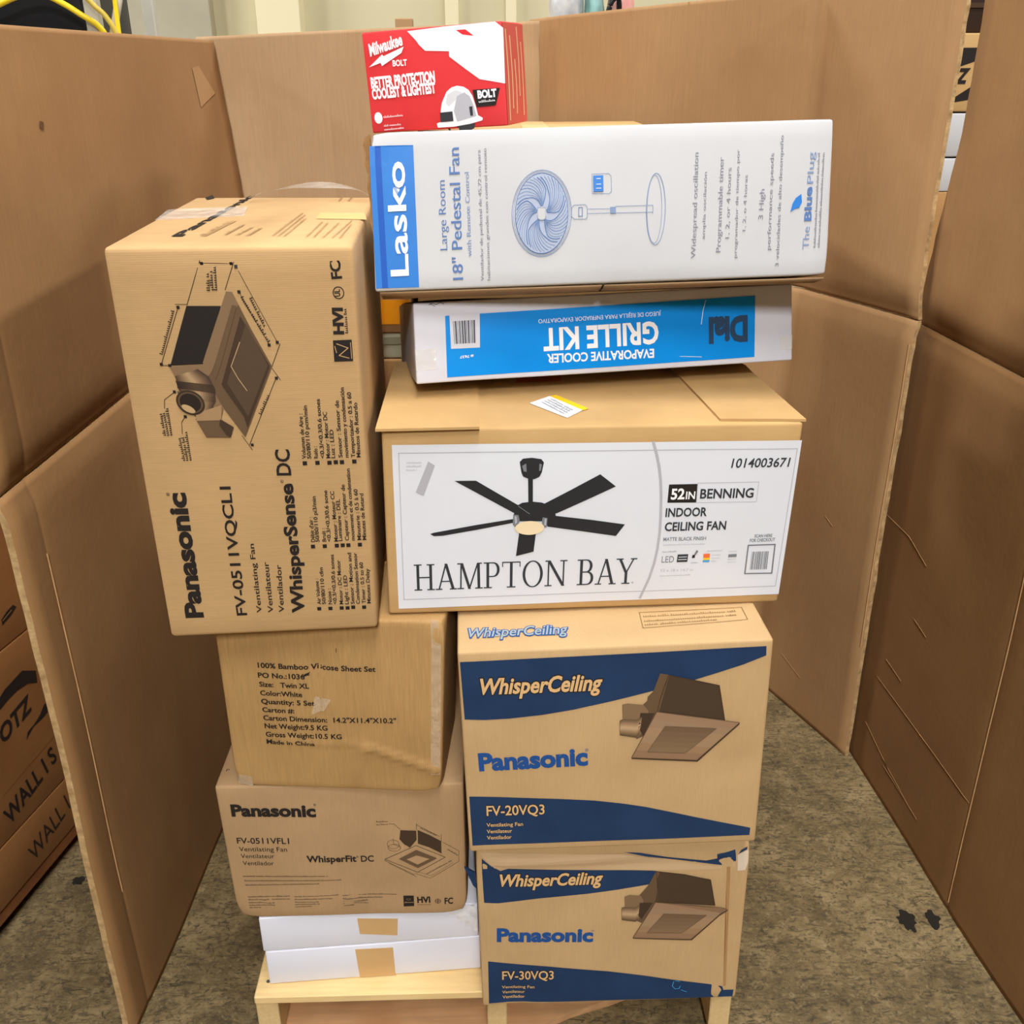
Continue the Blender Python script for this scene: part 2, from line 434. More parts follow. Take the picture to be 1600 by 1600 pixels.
# ------------------------------------------------------------------ setting
def grid_plane(name, x0, x1, y0, y1, z, m):
    me = bpy.data.meshes.new(name)
    me.from_pydata([(x0, y0, z), (x1, y0, z), (x1, y1, z), (x0, y1, z)], [], [(0, 1, 2, 3)])
    return link(name, me, None, (m,))
def concrete():
    m = bpy.data.materials.new('bare_concrete'); m.use_nodes = True
    nt = m.node_tree; N, L = nt.nodes, nt.links; b = N['Principled BSDF']
    tc = N.new('ShaderNodeTexCoord')
    def nz(scale, detail, rough=.6, dist=0.0, vec=None):
        n = N.new('ShaderNodeTexNoise'); n.inputs['Scale'].default_value = scale; n.inputs['Detail'].default_value = detail
        n.inputs['Roughness'].default_value = rough; n.inputs['Distortion'].default_value = dist
        L.new(vec or tc.outputs['Object'], n.inputs['Vector']); return n
    def ramp(src, stops):
        r = N.new('ShaderNodeValToRGB'); e = r.color_ramp.elements
        e[0].position, e[0].color = stops[0]; e[1].position, e[1].color = stops[-1]
        for ps, c in stops[1:-1]: e.new(ps).color = c
        L.new(src, r.inputs[0]); return r
    base = ramp(nz(8.0, 12, .78, .5).outputs['Fac'], [(.36, srgb(88, 73, 44)), (.5, srgb(118, 100, 65)), (.63, srgb(146, 126, 88))])
    big = ramp(nz(1.3, 4, .5, .3).outputs['Fac'], [(.35, (.78, .78, .78, 1)), (.65, (1.12, 1.12, 1.12, 1))])
    mb = N.new('ShaderNodeMix'); mb.data_type = 'RGBA'; mb.blend_type = 'MULTIPLY'; mb.inputs[0].default_value = 1
    L.new(base.outputs[0], mb.inputs[6]); L.new(big.outputs[0], mb.inputs[7])
    def streaks(rot, sc, prev, amt, dark, seed):
        mp = N.new('ShaderNodeMapping'); mp.inputs['Rotation'].default_value = (0, 0, rot); mp.inputs['Scale'].default_value = sc; mp.inputs['Location'].default_value = (seed, seed, 0)
        L.new(tc.outputs['Object'], mp.inputs['Vector'])
        st = ramp(nz(1.0, 6, .7, 1.6, mp.outputs[0]).outputs['Fac'], [(.37, (1, 1, 1, 1)), (.43, (.3, .3, .3, 1)), (.49, (0, 0, 0, 1))])
        k = N.new('ShaderNodeMath'); k.operation = 'MULTIPLY'; k.inputs[1].default_value = amt; L.new(st.outputs[0], k.inputs[0])
        mx = N.new('ShaderNodeMix'); mx.data_type = 'RGBA'
        L.new(k.outputs[0], mx.inputs[0]); L.new(prev, mx.inputs[6]); mx.inputs[7].default_value = dark
        return mx.outputs[2]
    c = streaks(.9, (22, 75, 1), mb.outputs[2], .9, srgb(56, 46, 26), 0)
    c = streaks(-.5, (16, 60, 1), c, .8, srgb(62, 52, 31), 3.3)
    c = streaks(.2, (60, 60, 1), c, .85, srgb(52, 43, 25), 7.1)
    sp = ramp(nz(70, 5, .75).outputs['Fac'], [(.54, (0, 0, 0, 1)), (.66, (1, 1, 1, 1))])
    m2 = N.new('ShaderNodeMix'); m2.data_type = 'RGBA'; s2 = N.new('ShaderNodeMath'); s2.operation = 'MULTIPLY'; s2.inputs[1].default_value = .55
    L.new(sp.outputs[0], s2.inputs[0]); L.new(s2.outputs[0], m2.inputs[0]); L.new(c, m2.inputs[6]); m2.inputs[7].default_value = srgb(146, 130, 94)
    L.new(m2.outputs[2], b.inputs['Base Color']); b.inputs['Roughness'].default_value = .75
    bp = N.new('ShaderNodeBump'); bp.inputs['Strength'].default_value = .25; bp.inputs['Distance'].default_value = .004
    L.new(nz(90, 6).outputs['Fac'], bp.inputs['Height']); L.new(bp.outputs[0], b.inputs['Normal'])
    return m
fl = grid_plane('floor', -9, 9, -7, 8.2, 0, concrete())
tag(fl, kind='structure')
STAIN = mat('dried_black_paint', srgb(34, 32, 26), .5)
def stain(x, y, rx, ry, seed):
    rnd = random.Random(seed); pts = []
    for k in range(22):
        t = 2*math.pi*k/22; q = 1+rnd.uniform(-.28, .22)
        pts.append((x+rx*q*math.cos(t), y+ry*q*math.sin(t), .0006))
    me = bpy.data.meshes.new('paint_stain'); me.from_pydata(pts, [], [tuple(range(22))])
    link('paint_stain', me, fl, (STAIN,))
stain(.868, 1.626, .020, .030, 1); stain(.926, 1.628, .015, .026, 2); stain(-1.02, 1.76, .014, .014, 5)

# pale warehouse wall far behind the sheets
WALLM = mat('pale_wall_panel', srgb(206, 198, 164), .7, srgb(200, 192, 158), 1.5)
WALLL = mat('cream_pillar_paint', srgb(226, 216, 180), .7)
WALLG = mat('grey_green_panel', srgb(168, 162, 140), .7, srgb(158, 152, 132), 3)
wb = link('wall_back', box_mesh('wall_back', -9, 9, 8.1, 8.3, 0, 6.5), None, (WALLM,)); tag(wb, kind='structure')
def strip(name, x0, x1, y0, y1, z0, z1, m): tag(link(name, box_mesh(name, x0, x1, y0, y1, z0, z1, .004), None, (m,)), kind='structure')
strip('trim_1', -1.80, -1.49, 7.9, 8.1, 0, 6.4, WALLL)
strip('trim_2', -2.95, -2.15, 7.98, 8.1, 0, 6.4, WALLG)
strip('trim_3', -.46, -.36, 8.02, 8.1, 0, 6.4, WALLL)
strip('trim_4', -.02, .06, 8.02, 8.1, 0, 6.4, WALLL)

# ------------------------------------------------------------------ cardboard sheets round the pallet
def make_sheet(name, label, plan, zcr, ztop, thick=.011, lean=None, groove=.010, folds=(), front_wave=0.0, inner=1, seed=0, board=None, start=None):
    """plan = polyline seen from above, inner face on its right-hand side if inner=1; folded across at zcr"""
    pl = [Vector((x, y)) for x, y in plan]
    seg = [(b-a).length for a, b in zip(pl, pl[1:])]; tot = sum(seg)
    def ptn(s):
        acc = 0
        for i, l in enumerate(seg):
            if s <= acc+l+1e-9 or i == len(seg)-1:
                t = (s-acc)/l; d = (pl[i+1]-pl[i]).normalized()
                return pl[i].lerp(pl[i+1], t), Vector((d.y, -d.x))*inner
            acc += l
    # sample stations: corners kept
    ss = set(); acc = 0
    for l in seg:
        k = max(1, int(l/.04)); ss |= {round(acc+l*i/k, 5) for i in range(k+1)}; acc += l
    for f in folds: ss |= {round(f+e, 5) for e in (-.012, -.004, 0, .004, .012)}
    ss = sorted({min(max(x, 0.0), tot) for x in ss if -1e-4 <= x <= tot+1e-4})
    ss = [x for x, y in zip(ss, ss[1:]+[9]) if y-x > 1e-4 or y == 9]; ss[-1] = tot
    root = thing(name, (pl[0].x, pl[0].y, 0), label, 'cardboard')
    o0 = Vector((pl[0].x, pl[0].y, 0))
    def surf(s, z, side):
        p, n = ptn(min(max(s, 0), tot))
        zc = zcr(s); off = -groove*math.exp(-((z-zc)/.03)**2)
        off += .006*noise.noise(Vector((s*2.2+seed*5, z*2.2, seed)))
        for f in folds: off -= .0018*math.exp(-((s-f)/.006)**2)
        if lean: off += lean(s, z)
        off -= side*thick
        e = 0
        if s < 1e-6 or s > tot-1e-6:   # ragged ends
            e = .004*noise.noise(Vector((z*38, seed, s)))+.002*noise.noise(Vector((z*140, seed, s)))
        d = Vector((-n.y, n.x))*inner
        if start and s < 1e-6: e -= start(z)
        return Vector((p.x+n.x*off+d.x*e, p.y+n.y*off+d.y*e, z))
    for part, lo, hi in (('lower_panel', lambda s: 0.0, lambda s: zcr(s)-.0015), ('upper_panel', lambda s: zcr(s)+.0015, ztop)):
        bm = bmesh.new(); nz = 26; G = {}
        ts = [0, .012, .03, .05, .08]+[.08+.84*k/(nz-8) for k in range(1, nz-7)]+[.95, .97, .988, 1]
        for side in (0, 1):
            for i, s in enumerate(ss):
                for k, t in enumerate(ts):
                    z = lo(s)+(hi(s)-lo(s))*t
                    G[side, i, k] = bm.verts.new(surf(s, z, side)-o0)
        ni, nk = len(ss)-1, len(ts)-1; rim = []
        for i in range(ni):
            for k in range(nk):
                for sd in (0, 1): bm.faces.new((G[sd, i, k], G[sd, i+1, k], G[sd, i+1, k+1], G[sd, i, k+1]))
            for k in (0, nk): rim.append(bm.faces.new((G[0, i, k], G[0, i+1, k], G[1, i+1, k], G[1, i, k])))
        for k in range(nk):
            for i in (0, ni): rim.append(bm.faces.new((G[0, i, k], G[0, i, k+1], G[1, i, k+1], G[1, i, k])))
        for f in rim: f.material_index = 1
        bmesh.ops.recalc_face_normals(bm, faces=list(bm.faces))
        me = bpy.data.meshes.new(part); bm.to_mesh(me); bm.free()
        for p in me.polygons: p.use_smooth = p.material_index == 0
        link(part, me, root, (board or SHEET, SHEET_EDGE))
    root['span'] = tot; del root['span']
    return root, surf, o0
def fold_line(root, surf, o0, s, z0, z1, w=.004):
    """worn paper standing proud along an upright fold"""
    bm = bmesh.new(); n = 40; rows = []
    for k in range(n+1):
        z = z0+(z1-z0)*k/n; q = w*(.6+.5*noise.noise(Vector((z*20, s, 0))))
        a, b = surf(s-q, z, 0), surf(s+q, z, 0); nn = Vector((-(b-a).y, (b-a).x, 0)).normalized()
        m_ = surf(s, z, 0)
        rows.append([bm.verts.new(v-o0) for v in (a, m_ + (m_-surf(s, z, 1)).normalized()*.0022, b)])
    for r0, r1 in zip(rows, rows[1:]):
        for i in (0, 1): bm.faces.new((r0[i], r0[i+1], r1[i+1], r1[i]))
    bmesh.ops.recalc_face_normals(bm, faces=list(bm.faces))
    me = bpy.data.meshes.new('worn_fold'); bm.to_mesh(me); bm.free(); smooth(me)
    link('worn_fold', me, root, (WORN,))

# left sheet: inner face looks to +x
def lean_left(s, z):
    return .055*max(0, (s-.75)/.45)**2*max(0, 1-abs(z-1.1)/.72)
A = make_sheet('cardboard_sheet', 'large brown cardboard sheet standing left of the pallet, its torn front edge showing',
           [(-.749, 1.342), (-.727, 1.86), (-.688, 2.553)], lambda s: 1.150+.02*s, lambda s: 1.79, lean=lean_left, seed=1, folds=(.085,))
fold_line(*A, .085, .30, 1.02, .0014)
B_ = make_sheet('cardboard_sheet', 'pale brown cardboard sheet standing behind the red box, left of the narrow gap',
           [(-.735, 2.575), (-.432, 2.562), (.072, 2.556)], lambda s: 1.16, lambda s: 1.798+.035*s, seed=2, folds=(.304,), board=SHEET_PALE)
def lean_corner(s, z): return 0
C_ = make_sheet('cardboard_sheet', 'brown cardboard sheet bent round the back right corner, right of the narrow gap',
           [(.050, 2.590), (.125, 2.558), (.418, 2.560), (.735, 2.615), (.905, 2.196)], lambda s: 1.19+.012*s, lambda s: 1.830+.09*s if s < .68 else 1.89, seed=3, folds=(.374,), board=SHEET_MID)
D_ = make_sheet('cardboard_sheet', 'brown cardboard sheet standing at the right edge, nearest the oil-spotted floor',
           [(.930, 2.168), (.968, 1.66), (1.004, 1.35), (1.03, .95)], lambda s: 1.188, lambda s: 1.93, seed=4, folds=(.512,), start=lambda z: .075 if z < 1.2 else .075*max(0, 1-(z-1.2)/.40))
fold_line(*D_, .512, .02, 1.12, .0016)
def scratch(sh, pts, w, name='scratch'):
    root, surf, o0 = sh; bm = bmesh.new(); rows = []
    P_ = [Vector((a/1000, b/1000)) for a, b in pts]
    for p, q in zip(P_, P_[1:]):
        for k in range(9):
            t = k/8; c = p.lerp(q, t); d = (q-p).normalized(); ww = w*(.25+.75*math.sin(math.pi*t)**.7)
            a, m_, b = (surf(c.x-d.y*e, c.y+d.x*e, 0) for e in (-ww, 0, ww)); n = (surf(c.x, c.y, 0)-surf(c.x, c.y, 1)).normalized()
            rows.append([bm.verts.new(a-o0+n*.0005), bm.verts.new(m_-o0+n*.0014), bm.verts.new(b-o0+n*.0005)])
    for r0, r1 in zip(rows, rows[1:]):
        for i in (0, 1): bm.faces.new((r0[i], r0[i+1], r1[i+1], r1[i]))
    bmesh.ops.recalc_face_normals(bm, faces=list(bm.faces)); me = bpy.data.meshes.new(name); bm.to_mesh(me); bm.free(); smooth(me)
    link(name, me, root, (SCRATCH,))
for q in ([(-36.4,713.2),(66.3,713.4),(165.5,684.7)], [(154.9,540.9),(220.9,530.4)], [(64.8,372.4),(151.5,365.7)], [(34.8,303.3),(280.9,299.9),(507.1,294.9)], [(15.5,148.7),(151.6,114.4),(275.1,97.2)], [(136.5,102.5),(327.8,94.2)]): scratch(D_, q, .0011)
for q in ([(947.9,642.3),(982.3,625.2)], [(837.4,152.0),(933.3,121.6)]): scratch(C_, q, .0010)
# old tape left on the left sheet
root, surf, o0 = A
for nm, pts, m_ in (('tape_scrap', [(1039.8,1731.8),(1082.3,1735.8),(1154.4,1677.7),(1095.6,1662.8),(1052.6,1650.8)], mat('old_paper_tape', srgb(167, 129, 87), .55)), ('dent_mark', [(320.8,1656.7),(332.4,1654.3),(327.8,1643.3),(316.1,1645.7)], mat('dark_smudge', srgb(96, 64, 34), .8))):
    vs = [surf(a/1000, b/1000, 0)+(surf(a/1000, b/1000, 0)-surf(a/1000, b/1000, 1)).normalized()*.0012-o0 for a, b in pts]
    me = bpy.data.meshes.new(nm); me.from_pydata(vs, [], [tuple(range(len(vs)))]); link(nm, me, root, (m_,))
# torn paper hanging along the two facing edges of the right-hand sheets
fold_line(*C_, .0816+.293+.322+.446, .35, 1.15, .0025)

# ------------------------------------------------------------------ pallet
PX, PY, PYAW = -.491, 1.322, .022
pal = thing('pallet', (PX, PY, 0), 'pale wooden pallet carrying the whole stack of boxes', 'pallet', rot=rotmat(PYAW))
PW, PD = .915, 1.18
def pboard(name, x0, x1, y0, y1, z0, z1, m):
    return link(name, box_mesh(name, x0, x1, y0, y1, z0, z1, .002, 1), pal, (m,))
dy = [0, .152, .29, .43, .57, .71, .85, .99, 1.075]
for k in range(8):
    y0 = dy[k]; w = .112 if k in (0,) else .095
    pboard('deck_board', 0, PW-.06 if k == 0 else PW, y0, y0+w, .122, .140, PINE)
for x0, x1 in ((.0, .042), (.437, .475), (.865, .905)):
    pboard('stringer', x0, x1, .004, PD-.004, .018, .122, PINE_Y)
for k, (y0, w) in enumerate(((.01, .14), (.24, .1), (.45, .1), (.68, .1), (.9, .1), (1.06, .11))):
    if k == 0:
        pboard('bottom_board', 0, .475, y0, y0+w, 0, .018, PINE_R)
        bm = bmesh.new(); tops = [(.475, .01), (.52, .012), (.60, .05), (.68, .075), (.76, .105), (.86, .13), (.905, .15), (.905, .16), (.475, .15)]
        lo = [bm.verts.new((x, y, 0.0)) for x, y in tops]; hi = [bm.verts.new((x, y, .018)) for x, y in tops]
        bm.faces.new(hi); bm.faces.new(lo[::-1])
        for i in range(len(tops)): bm.faces.new((lo[i], lo[(i+1) % 9], hi[(i+1) % 9], hi[i]))
        bmesh.ops.recalc_face_normals(bm, faces=list(bm.faces))
        me = bpy.data.meshes.new('broken_bottom_board'); bm.to_mesh(me); bm.free()
        o = link('broken_bottom_board', me, pal, (PINE_R,)); o['label'] = 'splintered bottom board with a diagonal break'
    else: pboard('bottom_board', 0, PW-.01, y0, y0+w, 0, .018, PINE_R)
NAIL = mat('nail_head', srgb(90, 84, 74), .5)
for x, y in ((.02, .035), (.022, .08), (.03, .2)):
    me = bpy.data.meshes.new('nail'); bm = bmesh.new()
    bmesh.ops.create_cone(bm, cap_ends=True, segments=10, radius1=.0035, radius2=.003, depth=.002)
    bmesh.ops.translate(bm, verts=bm.verts, vec=(x, y, .1408)); bm.to_mesh(me); bm.free(); link('nail', me, pal, (NAIL,))

# ------------------------------------------------------------------ right-hand stack
def whisper_ceiling_drawing(c, q):
    """q: dict of outlines in face mm"""
    g = Print(c, 'product_drawing')
    g.poly(q['house_side'], P2, 3).poly(q['house_front'], tone((70, 55, 42)), 3).poly(q['duct_neck'], P2, 4).poly(q['duct'], P3, 5)
    g.grad(q['cyl_top'], q['cyl_low'], ((96, 76, 56), (150, 122, 92), (188, 158, 120), (140, 112, 82), (84, 64, 46)), 6)
    g.poly(q['duct_dark'], P1, 6).poly(q['lip'], P1, 6).grad([q['grille'][0], q['grille'][1]], [q['grille'][3], q['grille'][2]], ((148, 120, 90), (160, 130, 98), (140, 110, 80)), 7, 6).grad([q['inner'][0], q['inner'][1]], [q['inner'][3], q['inner'][2]], ((110, 88, 64), (132, 106, 78)), 8, 5)
    g.line(q['grille'], 1.0, P2, 8, True).line(q['inner'], .6, P2, 9, True)
    g.line(q['house_front'], .8, P1, 6, True)
    return g.done()

q30 = Carton('carton', 'printed fan carton with crushed top corners, lowest of the right-hand stack', pos=(-0.0623,1.2978,0.1415), yaw=0.0321, tilt=-0.0003, roll=-0.0015, d=.40, board=KRAFT_Q,
             w=0.4706, h=0.4121, warp={(0, 0): (2, 0), (1, 0): (3, 0), (1, 1): (-2, 0), (0, 1): (-4, 0)}, seed=1, bulge=(.005, .002, .0), grid=.016,
             dents=(((.45, 0, .40), .05, (-.004, .016, -.004)), ((.0, 0, .40), .05, (.006, .014, 0)), ((.06, 0, .02), .05, (0, .004, 0)), ((.30, 0, .41), .12, (0, .012, 0))),
             ridges=((.437, .0, .437, .40, .005, .004), (.02, .345, .45, .352, .010, .004)))
g = Print(q30, 'blue_band')
g.poly([(9.1,354.2),(25.6,340.1),(41.3,328.7),(54.5,334.5),(191.6,325.1),(309.2,316.6),(297.3,288.8),(244.3,280.1),(192.1,273.1),(105.0,265.3),(35.1,255.8),(10.8,256.9)], NAVY)
g.poly([(252.8,358.4),(280.3,355.5),(328.7,346.3),(394.7,337.4),(413.4,342.0),(412.7,352.7),(445.0,358.5),(446.8,334.3),(423.1,325.8),(381.1,333.4),(294.3,347.8)], NAVY)
g.poly([(450.9,349.4),(455.5,356.3),(466.5,362.1),(465.8,356.8)], NAVY)
g.poly([(13.1,115.9),(66.9,108.4),(121.0,100.9),(230.2,83.1),(303.9,66.9),(341.0,57.5),(442.3,33.0),(446.0,21.5),(464.7,21.6),(463.7,3.9),(268.8,5.2),(11.3,7.6)], NAVY)
g.done()
g = Print(q30, 'series_lettering')
for l, (b, m) in enumerate(((.075, BLACK), (.028, KRAFT_INK))): g.text('WhisperCeiling', [(40.4,295.2),(216.2,295.0),(43.2,320.5)], m, b, .25, 2+l)
g.done()
g = Print(q30, 'brand_lettering'); g.text('Panasonic', [(32.2,166.1),(199.5,161.3),(33.0,195.5)], BLUE_INK, .045); g.text('\u2122', [(197.1,183.2),(202.8,183.0),(197.1,188.1)], BLUE_INK); g.done()
g = Print(q30, 'model_lettering')
for l, (b, m) in enumerate(((.06, BLACK), (.015, KRAFT_INK))):
    g.text('FV-30VQ3', [(37.7,70.1),(130.6,68.6),(39.0,91.2)], m, b, 0, 2+l)
    for t, a in (('Ventilating Fan', [(36.3,45.7),(95.6,44.8),(36.5,53.3)]), ('Ventilateur', [(36.7,31.3),(77.8,30.8),(36.9,39.0)]), ('Ventilador', [(36.7,17.8),(77.6,17.3),(36.9,25.6)])):
        g.text(t, a, m, b*.8, 0, 2+l)
g.done()
whisper_ceiling_drawing(q30, dict(
    house_side=[(309.2,316.6),(314.5,313.6),(313.1,251.1),(303.2,240.3),(292.4,247.8),(288.2,268.9),(296.3,288.0)], house_front=[(309.2,316.6),(358.1,309.1),(404.5,295.3),(415.9,235.4),(310.2,251.3),(312.8,277.1)],
    duct_neck=[(281.3,266.9),(296.3,288.0),(307.5,268.1),(309.6,249.4),(286.8,203.2),(277.7,208.4)], duct=[(255.1,264.8),(263.7,268.2),(283.0,266.4),(288.7,255.0),(281.1,213.0),(276.0,206.5),(251.4,211.9),(250.1,237.0),(256.3,241.4)],
    cyl_top=[(250.7,240.8),(256.3,242.4),(275.0,240.6),(281.9,245.9)], cyl_low=[(251.4,212.4),(259.9,210.1),(274.2,207.6),(279.8,210.2)], duct_dark=[(281.8,250.6),(304.7,249.6),(286.5,212.7),(279.1,222.5)], lip=[(272.4,169.2),(377.0,159.0),(437.6,228.8),(437.9,225.0),(378.6,155.6),(272.5,166.3)],
    grille=[(309.5,251.3),(437.6,228.8),(377.0,159.0),(272.4,169.2)], inner=[(325.1,223.8),(401.9,214.7),(359.3,175.9),(297.1,180.6)]))
g = Print(q30, 'chalk_scribble')
g.line([(351.6,50.8),(349.2,39.1),(355.1,31.1),(362.5,31.8),(364.1,38.4)], 1.1, BLUE2).line([(354.1,52.7),(362.7,50.3)], 1.0, BLUE2).line([(366.4,28.0),(376.7,21.8)], 1.0, BLUE2); g.done()
g = Print(q30, 'scuffed_paper')
g.poly([(448.6,347.7),(467.6,355.8),(467.9,329.8),(464.0,311.9),(450.5,311.6)], ink('bared_grey_paper', 214, 198, 176))
g.poly([(4.4,365.9),(96.0,365.7),(249.5,355.8),(294.4,345.1),(377.8,330.0),(423.3,322.7),(445.3,330.8),(447.0,321.7),(409.8,316.9),(309.1,317.9),(191.6,326.0),(54.5,335.8),(39.0,330.6),(25.7,341.9),(10.2,356.8)], ink('rubbed_kraft', 196, 166, 128))
g.poly([(431.0,322.3),(436.4,324.4),(449.8,31.6),(444.6,31.9)], ink('crease_kraft', 172, 132, 86)); g.done()
fp = [(-23.7,327.9),(-5.1,314.4),(-4.0,278.8),(-9.6,286.4)]
bm = bmesh.new(); fa = [bm.verts.new(Vector((x/1000, .010, z/1000))-q30.off) for x, z in fp]; fb = [bm.verts.new(Vector((x/1000, .014, z/1000))-q30.off) for x, z in fp]
bm.faces.new(fa); bm.faces.new(fb[::-1])
for i in range(4): bm.faces.new((fa[i], fa[(i+1) % 4], fb[(i+1) % 4], fb[i]))
bmesh.ops.recalc_face_normals(bm, faces=list(bm.faces)); me = bpy.data.meshes.new('torn_flap'); bm.to_mesh(me); bm.free()
o = link('torn_flap', me, q30.root, (NAVY,)); o['label'] = 'torn blue corner flap'

q20 = Carton('carton', 'printed fan carton with unbroken blue bands, upper of the two blue-banded ones', pos=(-0.0773,1.2491,0.5552), yaw=0.0455, tilt=-0.0002, roll=-0.0033, d=.39, board=KRAFT_Q,
             w=0.4730, h=0.3872, warp={(0, 0): (4.2, 2), (1, 0): (4.2, -1.5), (0, 1): (-3.8, -2.5), (1, 1): (-3.5, 2)}, seed=2, bulge=(.003, .002, .0), grid=.025, dents=(((.43, 0, .16), .03, (0, .006, 0)),))
g = Print(q20, 'blue_band')
g.poly([(3.0,371.1),(140.1,372.3),(295.9,374.1),(462.1,376.4),(462.8,360.1),(429.5,346.0),(392.2,333.7),(345.2,319.3),(285.2,304.5),(228.1,290.2),(170.7,277.7),(122.7,270.4),(74.8,266.2),(36.6,265.0),(4.9,266.6)], NAVY)
g.poly([(4.7,116.8),(53.5,114.0),(103.2,109.9),(153.1,105.8),(203.3,100.8),(247.0,93.2),(287.7,83.7),(332.1,70.5),(373.6,57.4),(418.9,43.6),(461.8,30.8),(461.5,15.5),(237.9,15.1),(5.2,14.8)], NAVY)
g.done()
g = Print(q20, 'series_lettering')
for l, (b, m) in enumerate(((.075, BLACK), (.028, KRAFT_INK))): g.text('WhisperCeiling', [(32.3,312.9),(214.5,312.1),(34.7,339.9)], m, b, .25, 2+l)
g.done()
g = Print(q20, 'brand_lettering'); g.text('Panasonic', [(24.8,169.0),(191.8,173.9),(26.1,200.6)], BLUE_INK, .045); g.text('\u00ae', [(189.2,199.0),(194.4,199.2),(189.2,204.6)], BLUE_INK); g.done()
g = Print(q20, 'model_lettering')
for l, (b, m) in enumerate(((.06, BLACK), (.015, KRAFT_INK))):
    g.text('FV-20VQ3', [(31.2,76.8),(123.6,76.6),(31.9,96.4)], m, b, 0, 2+l)
    for t, a in (('Ventilating Fan', [(29.9,53.5),(88.5,53.7),(30.2,60.9)]), ('Ventilateur', [(29.7,40.0),(70.5,40.2),(30.0,47.4)]), ('Ventilador', [(29.5,26.9),(69.4,27.1),(29.8,34.3)])):
        g.text(t, a, m, b*.8, 0, 2+l)
g.done()
whisper_ceiling_drawing(q20, dict(
    house_side=[(302.7,337.4),(316.7,334.1),(302.9,268.9),(294.6,256.2),(282.8,272.2),(284.8,297.0),(293.1,306.0)], house_front=[(315.4,334.5),(354.6,323.3),(394.1,311.6),(406.3,246.2),(299.7,268.7),(306.0,301.6)],
    duct_neck=[(277.8,283.2),(285.6,291.2),(293.1,306.0),(302.8,271.3),(279.2,224.9),(269.5,220.2),(264.5,226.4)], duct=[(246.0,284.8),(253.7,286.7),(277.8,283.2),(286.1,272.1),(285.3,241.1),(269.4,223.0),(243.0,228.2),(242.0,254.1),(247.1,258.5)],
    cyl_top=[(242.6,256.4),(247.7,258.5),(268.7,256.7),(276.7,261.7)], cyl_low=[(243.0,228.6),(249.9,227.1),(268.5,223.0),(272.9,229.9)], duct_dark=[(273.9,268.8),(295.9,267.0),(279.1,225.7),(271.3,241.8)], lip=[(262.0,185.8),(365.3,175.2),(429.3,242.7),(429.6,238.8),(366.8,171.5),(262.1,182.6)],
    grille=[(299.0,269.9),(429.3,242.7),(365.3,175.2),(262.0,185.8)], inner=[(312.8,242.9),(393.6,233.9),(345.9,189.8),(286.4,195.9)]))
g = Print(q20, 'top_lettering', 'top')
for l, (b, m) in enumerate(((.07, BLUE_INK), (.012, ink('bleached_blue_ink', 150, 160, 160)))): g.text('WhisperCeiling', [(17.4,38.9),(168.5,39.4),(21.8,64.8)], m, b, .25, 2+l)
g.line([(285.8,93.4),(449.1,97.2),(448.9,59.6),(283.7,46.6)], 1.2, BROWN_INK, 2, True)
for i, a in enumerate(([(289.9,78.9),(439.1,84.7)], [(289.1,64.9),(436.2,73.2)], [(288.2,53.7),(400.5,61.5)])): g.greek(a, 5, BROWN_INK, 2, i)
g.done()

ham = Carton('carton', 'ceiling fan carton with a big white label and loose top flaps', pos=(-0.1912,1.3510,0.9465), yaw=0.0486, tilt=0.0002, roll=0.0024, d=.32, board=KRAFT_H,
             w=0.6183, h=0.3054, warp={(0, 0): (-3.2, 0), (1, 0): (-3.4, 1.5), (0, 1): (2.7, 1.8), (1, 1): (3.1, -2)}, seed=3, bulge=(.002, .002, .0), grid=.03, dents=(((.20, 0, .306), .02, (0, .004, -.004)),))
lb = Print(ham, 'label_sheet'); lb.poly([(14.4,281.2),(619.2,277.9),(617.4,15.6),(16.0,10.2)], LABEL, 1); lb.done('white paper label with ceiling fan picture')
g = Print(ham, 'label_frame')
g.line([(24.0,268.6),(378.7,266.8)], 1.2, GREY_L).line([(24.0,268.6),(24.7,26.5)], 1.2, GREY_L)
g.line([[(378.7,266.8)][0], [(613.9,264.7)][0]], 1.2, GREY_L).line([(613.9,264.7),(610.4,30.7)], 1.2, GREY_L)
g.line([[(24.7,26.5)][0], [(610.4,30.7)][0]], 1.2, GREY_L)
g.line([(397.1,279.4),(403.3,260.5),(408.7,240.0),(412.6,217.3),(415.2,192.5),(417.1,159.5),(417.6,131.9),(416.2,104.0),(412.7,77.8),(407.2,53.3),(401.2,34.8),(395.1,17.2)], 4.0, GREY_L, 3)
g.done()
fan = Print(ham, 'product_drawing')
fan.poly([(104.9,223.8),(136.5,223.6),(219.5,170.3),(215.8,167.2),(193.4,170.5)], FANBLACK, 3).poly([(67.4,138.3),(73.2,140.3),(136.6,151.5),(193.6,160.4),(193.7,154.1),(136.6,143.3),(86.8,135.0),(73.1,134.5)], FANBLACK, 3)
fan.poly([(237.7,184.0),(279.0,206.7),(321.0,230.2),(345.5,210.0),(309.3,192.5),(258.1,168.3),(243.1,169.2)], FANBLACK, 3).poly([(255.7,164.3),(311.1,156.0),(363.1,146.9),(350.4,127.7),(299.4,136.9),(245.1,146.4)], FANBLACK, 3)
fan.poly([(202.0,136.8),(227.6,134.4),(224.9,104.3),(197.9,97.2)], FANBLACK, 3)
fan.poly([(193.5,168.3),(198.2,182.5),(205.5,186.9),(220.3,188.7),(235.2,186.8),(244.0,182.8),(255.9,174.3),(256.8,163.4),(245.1,146.7),(239.8,155.6),(198.7,156.7)], FANBLACK, 4)
fan.poly([(213.5,228.8),(220.8,228.6),(221.8,186.0),(214.9,186.2)], FANBLACK, 4)
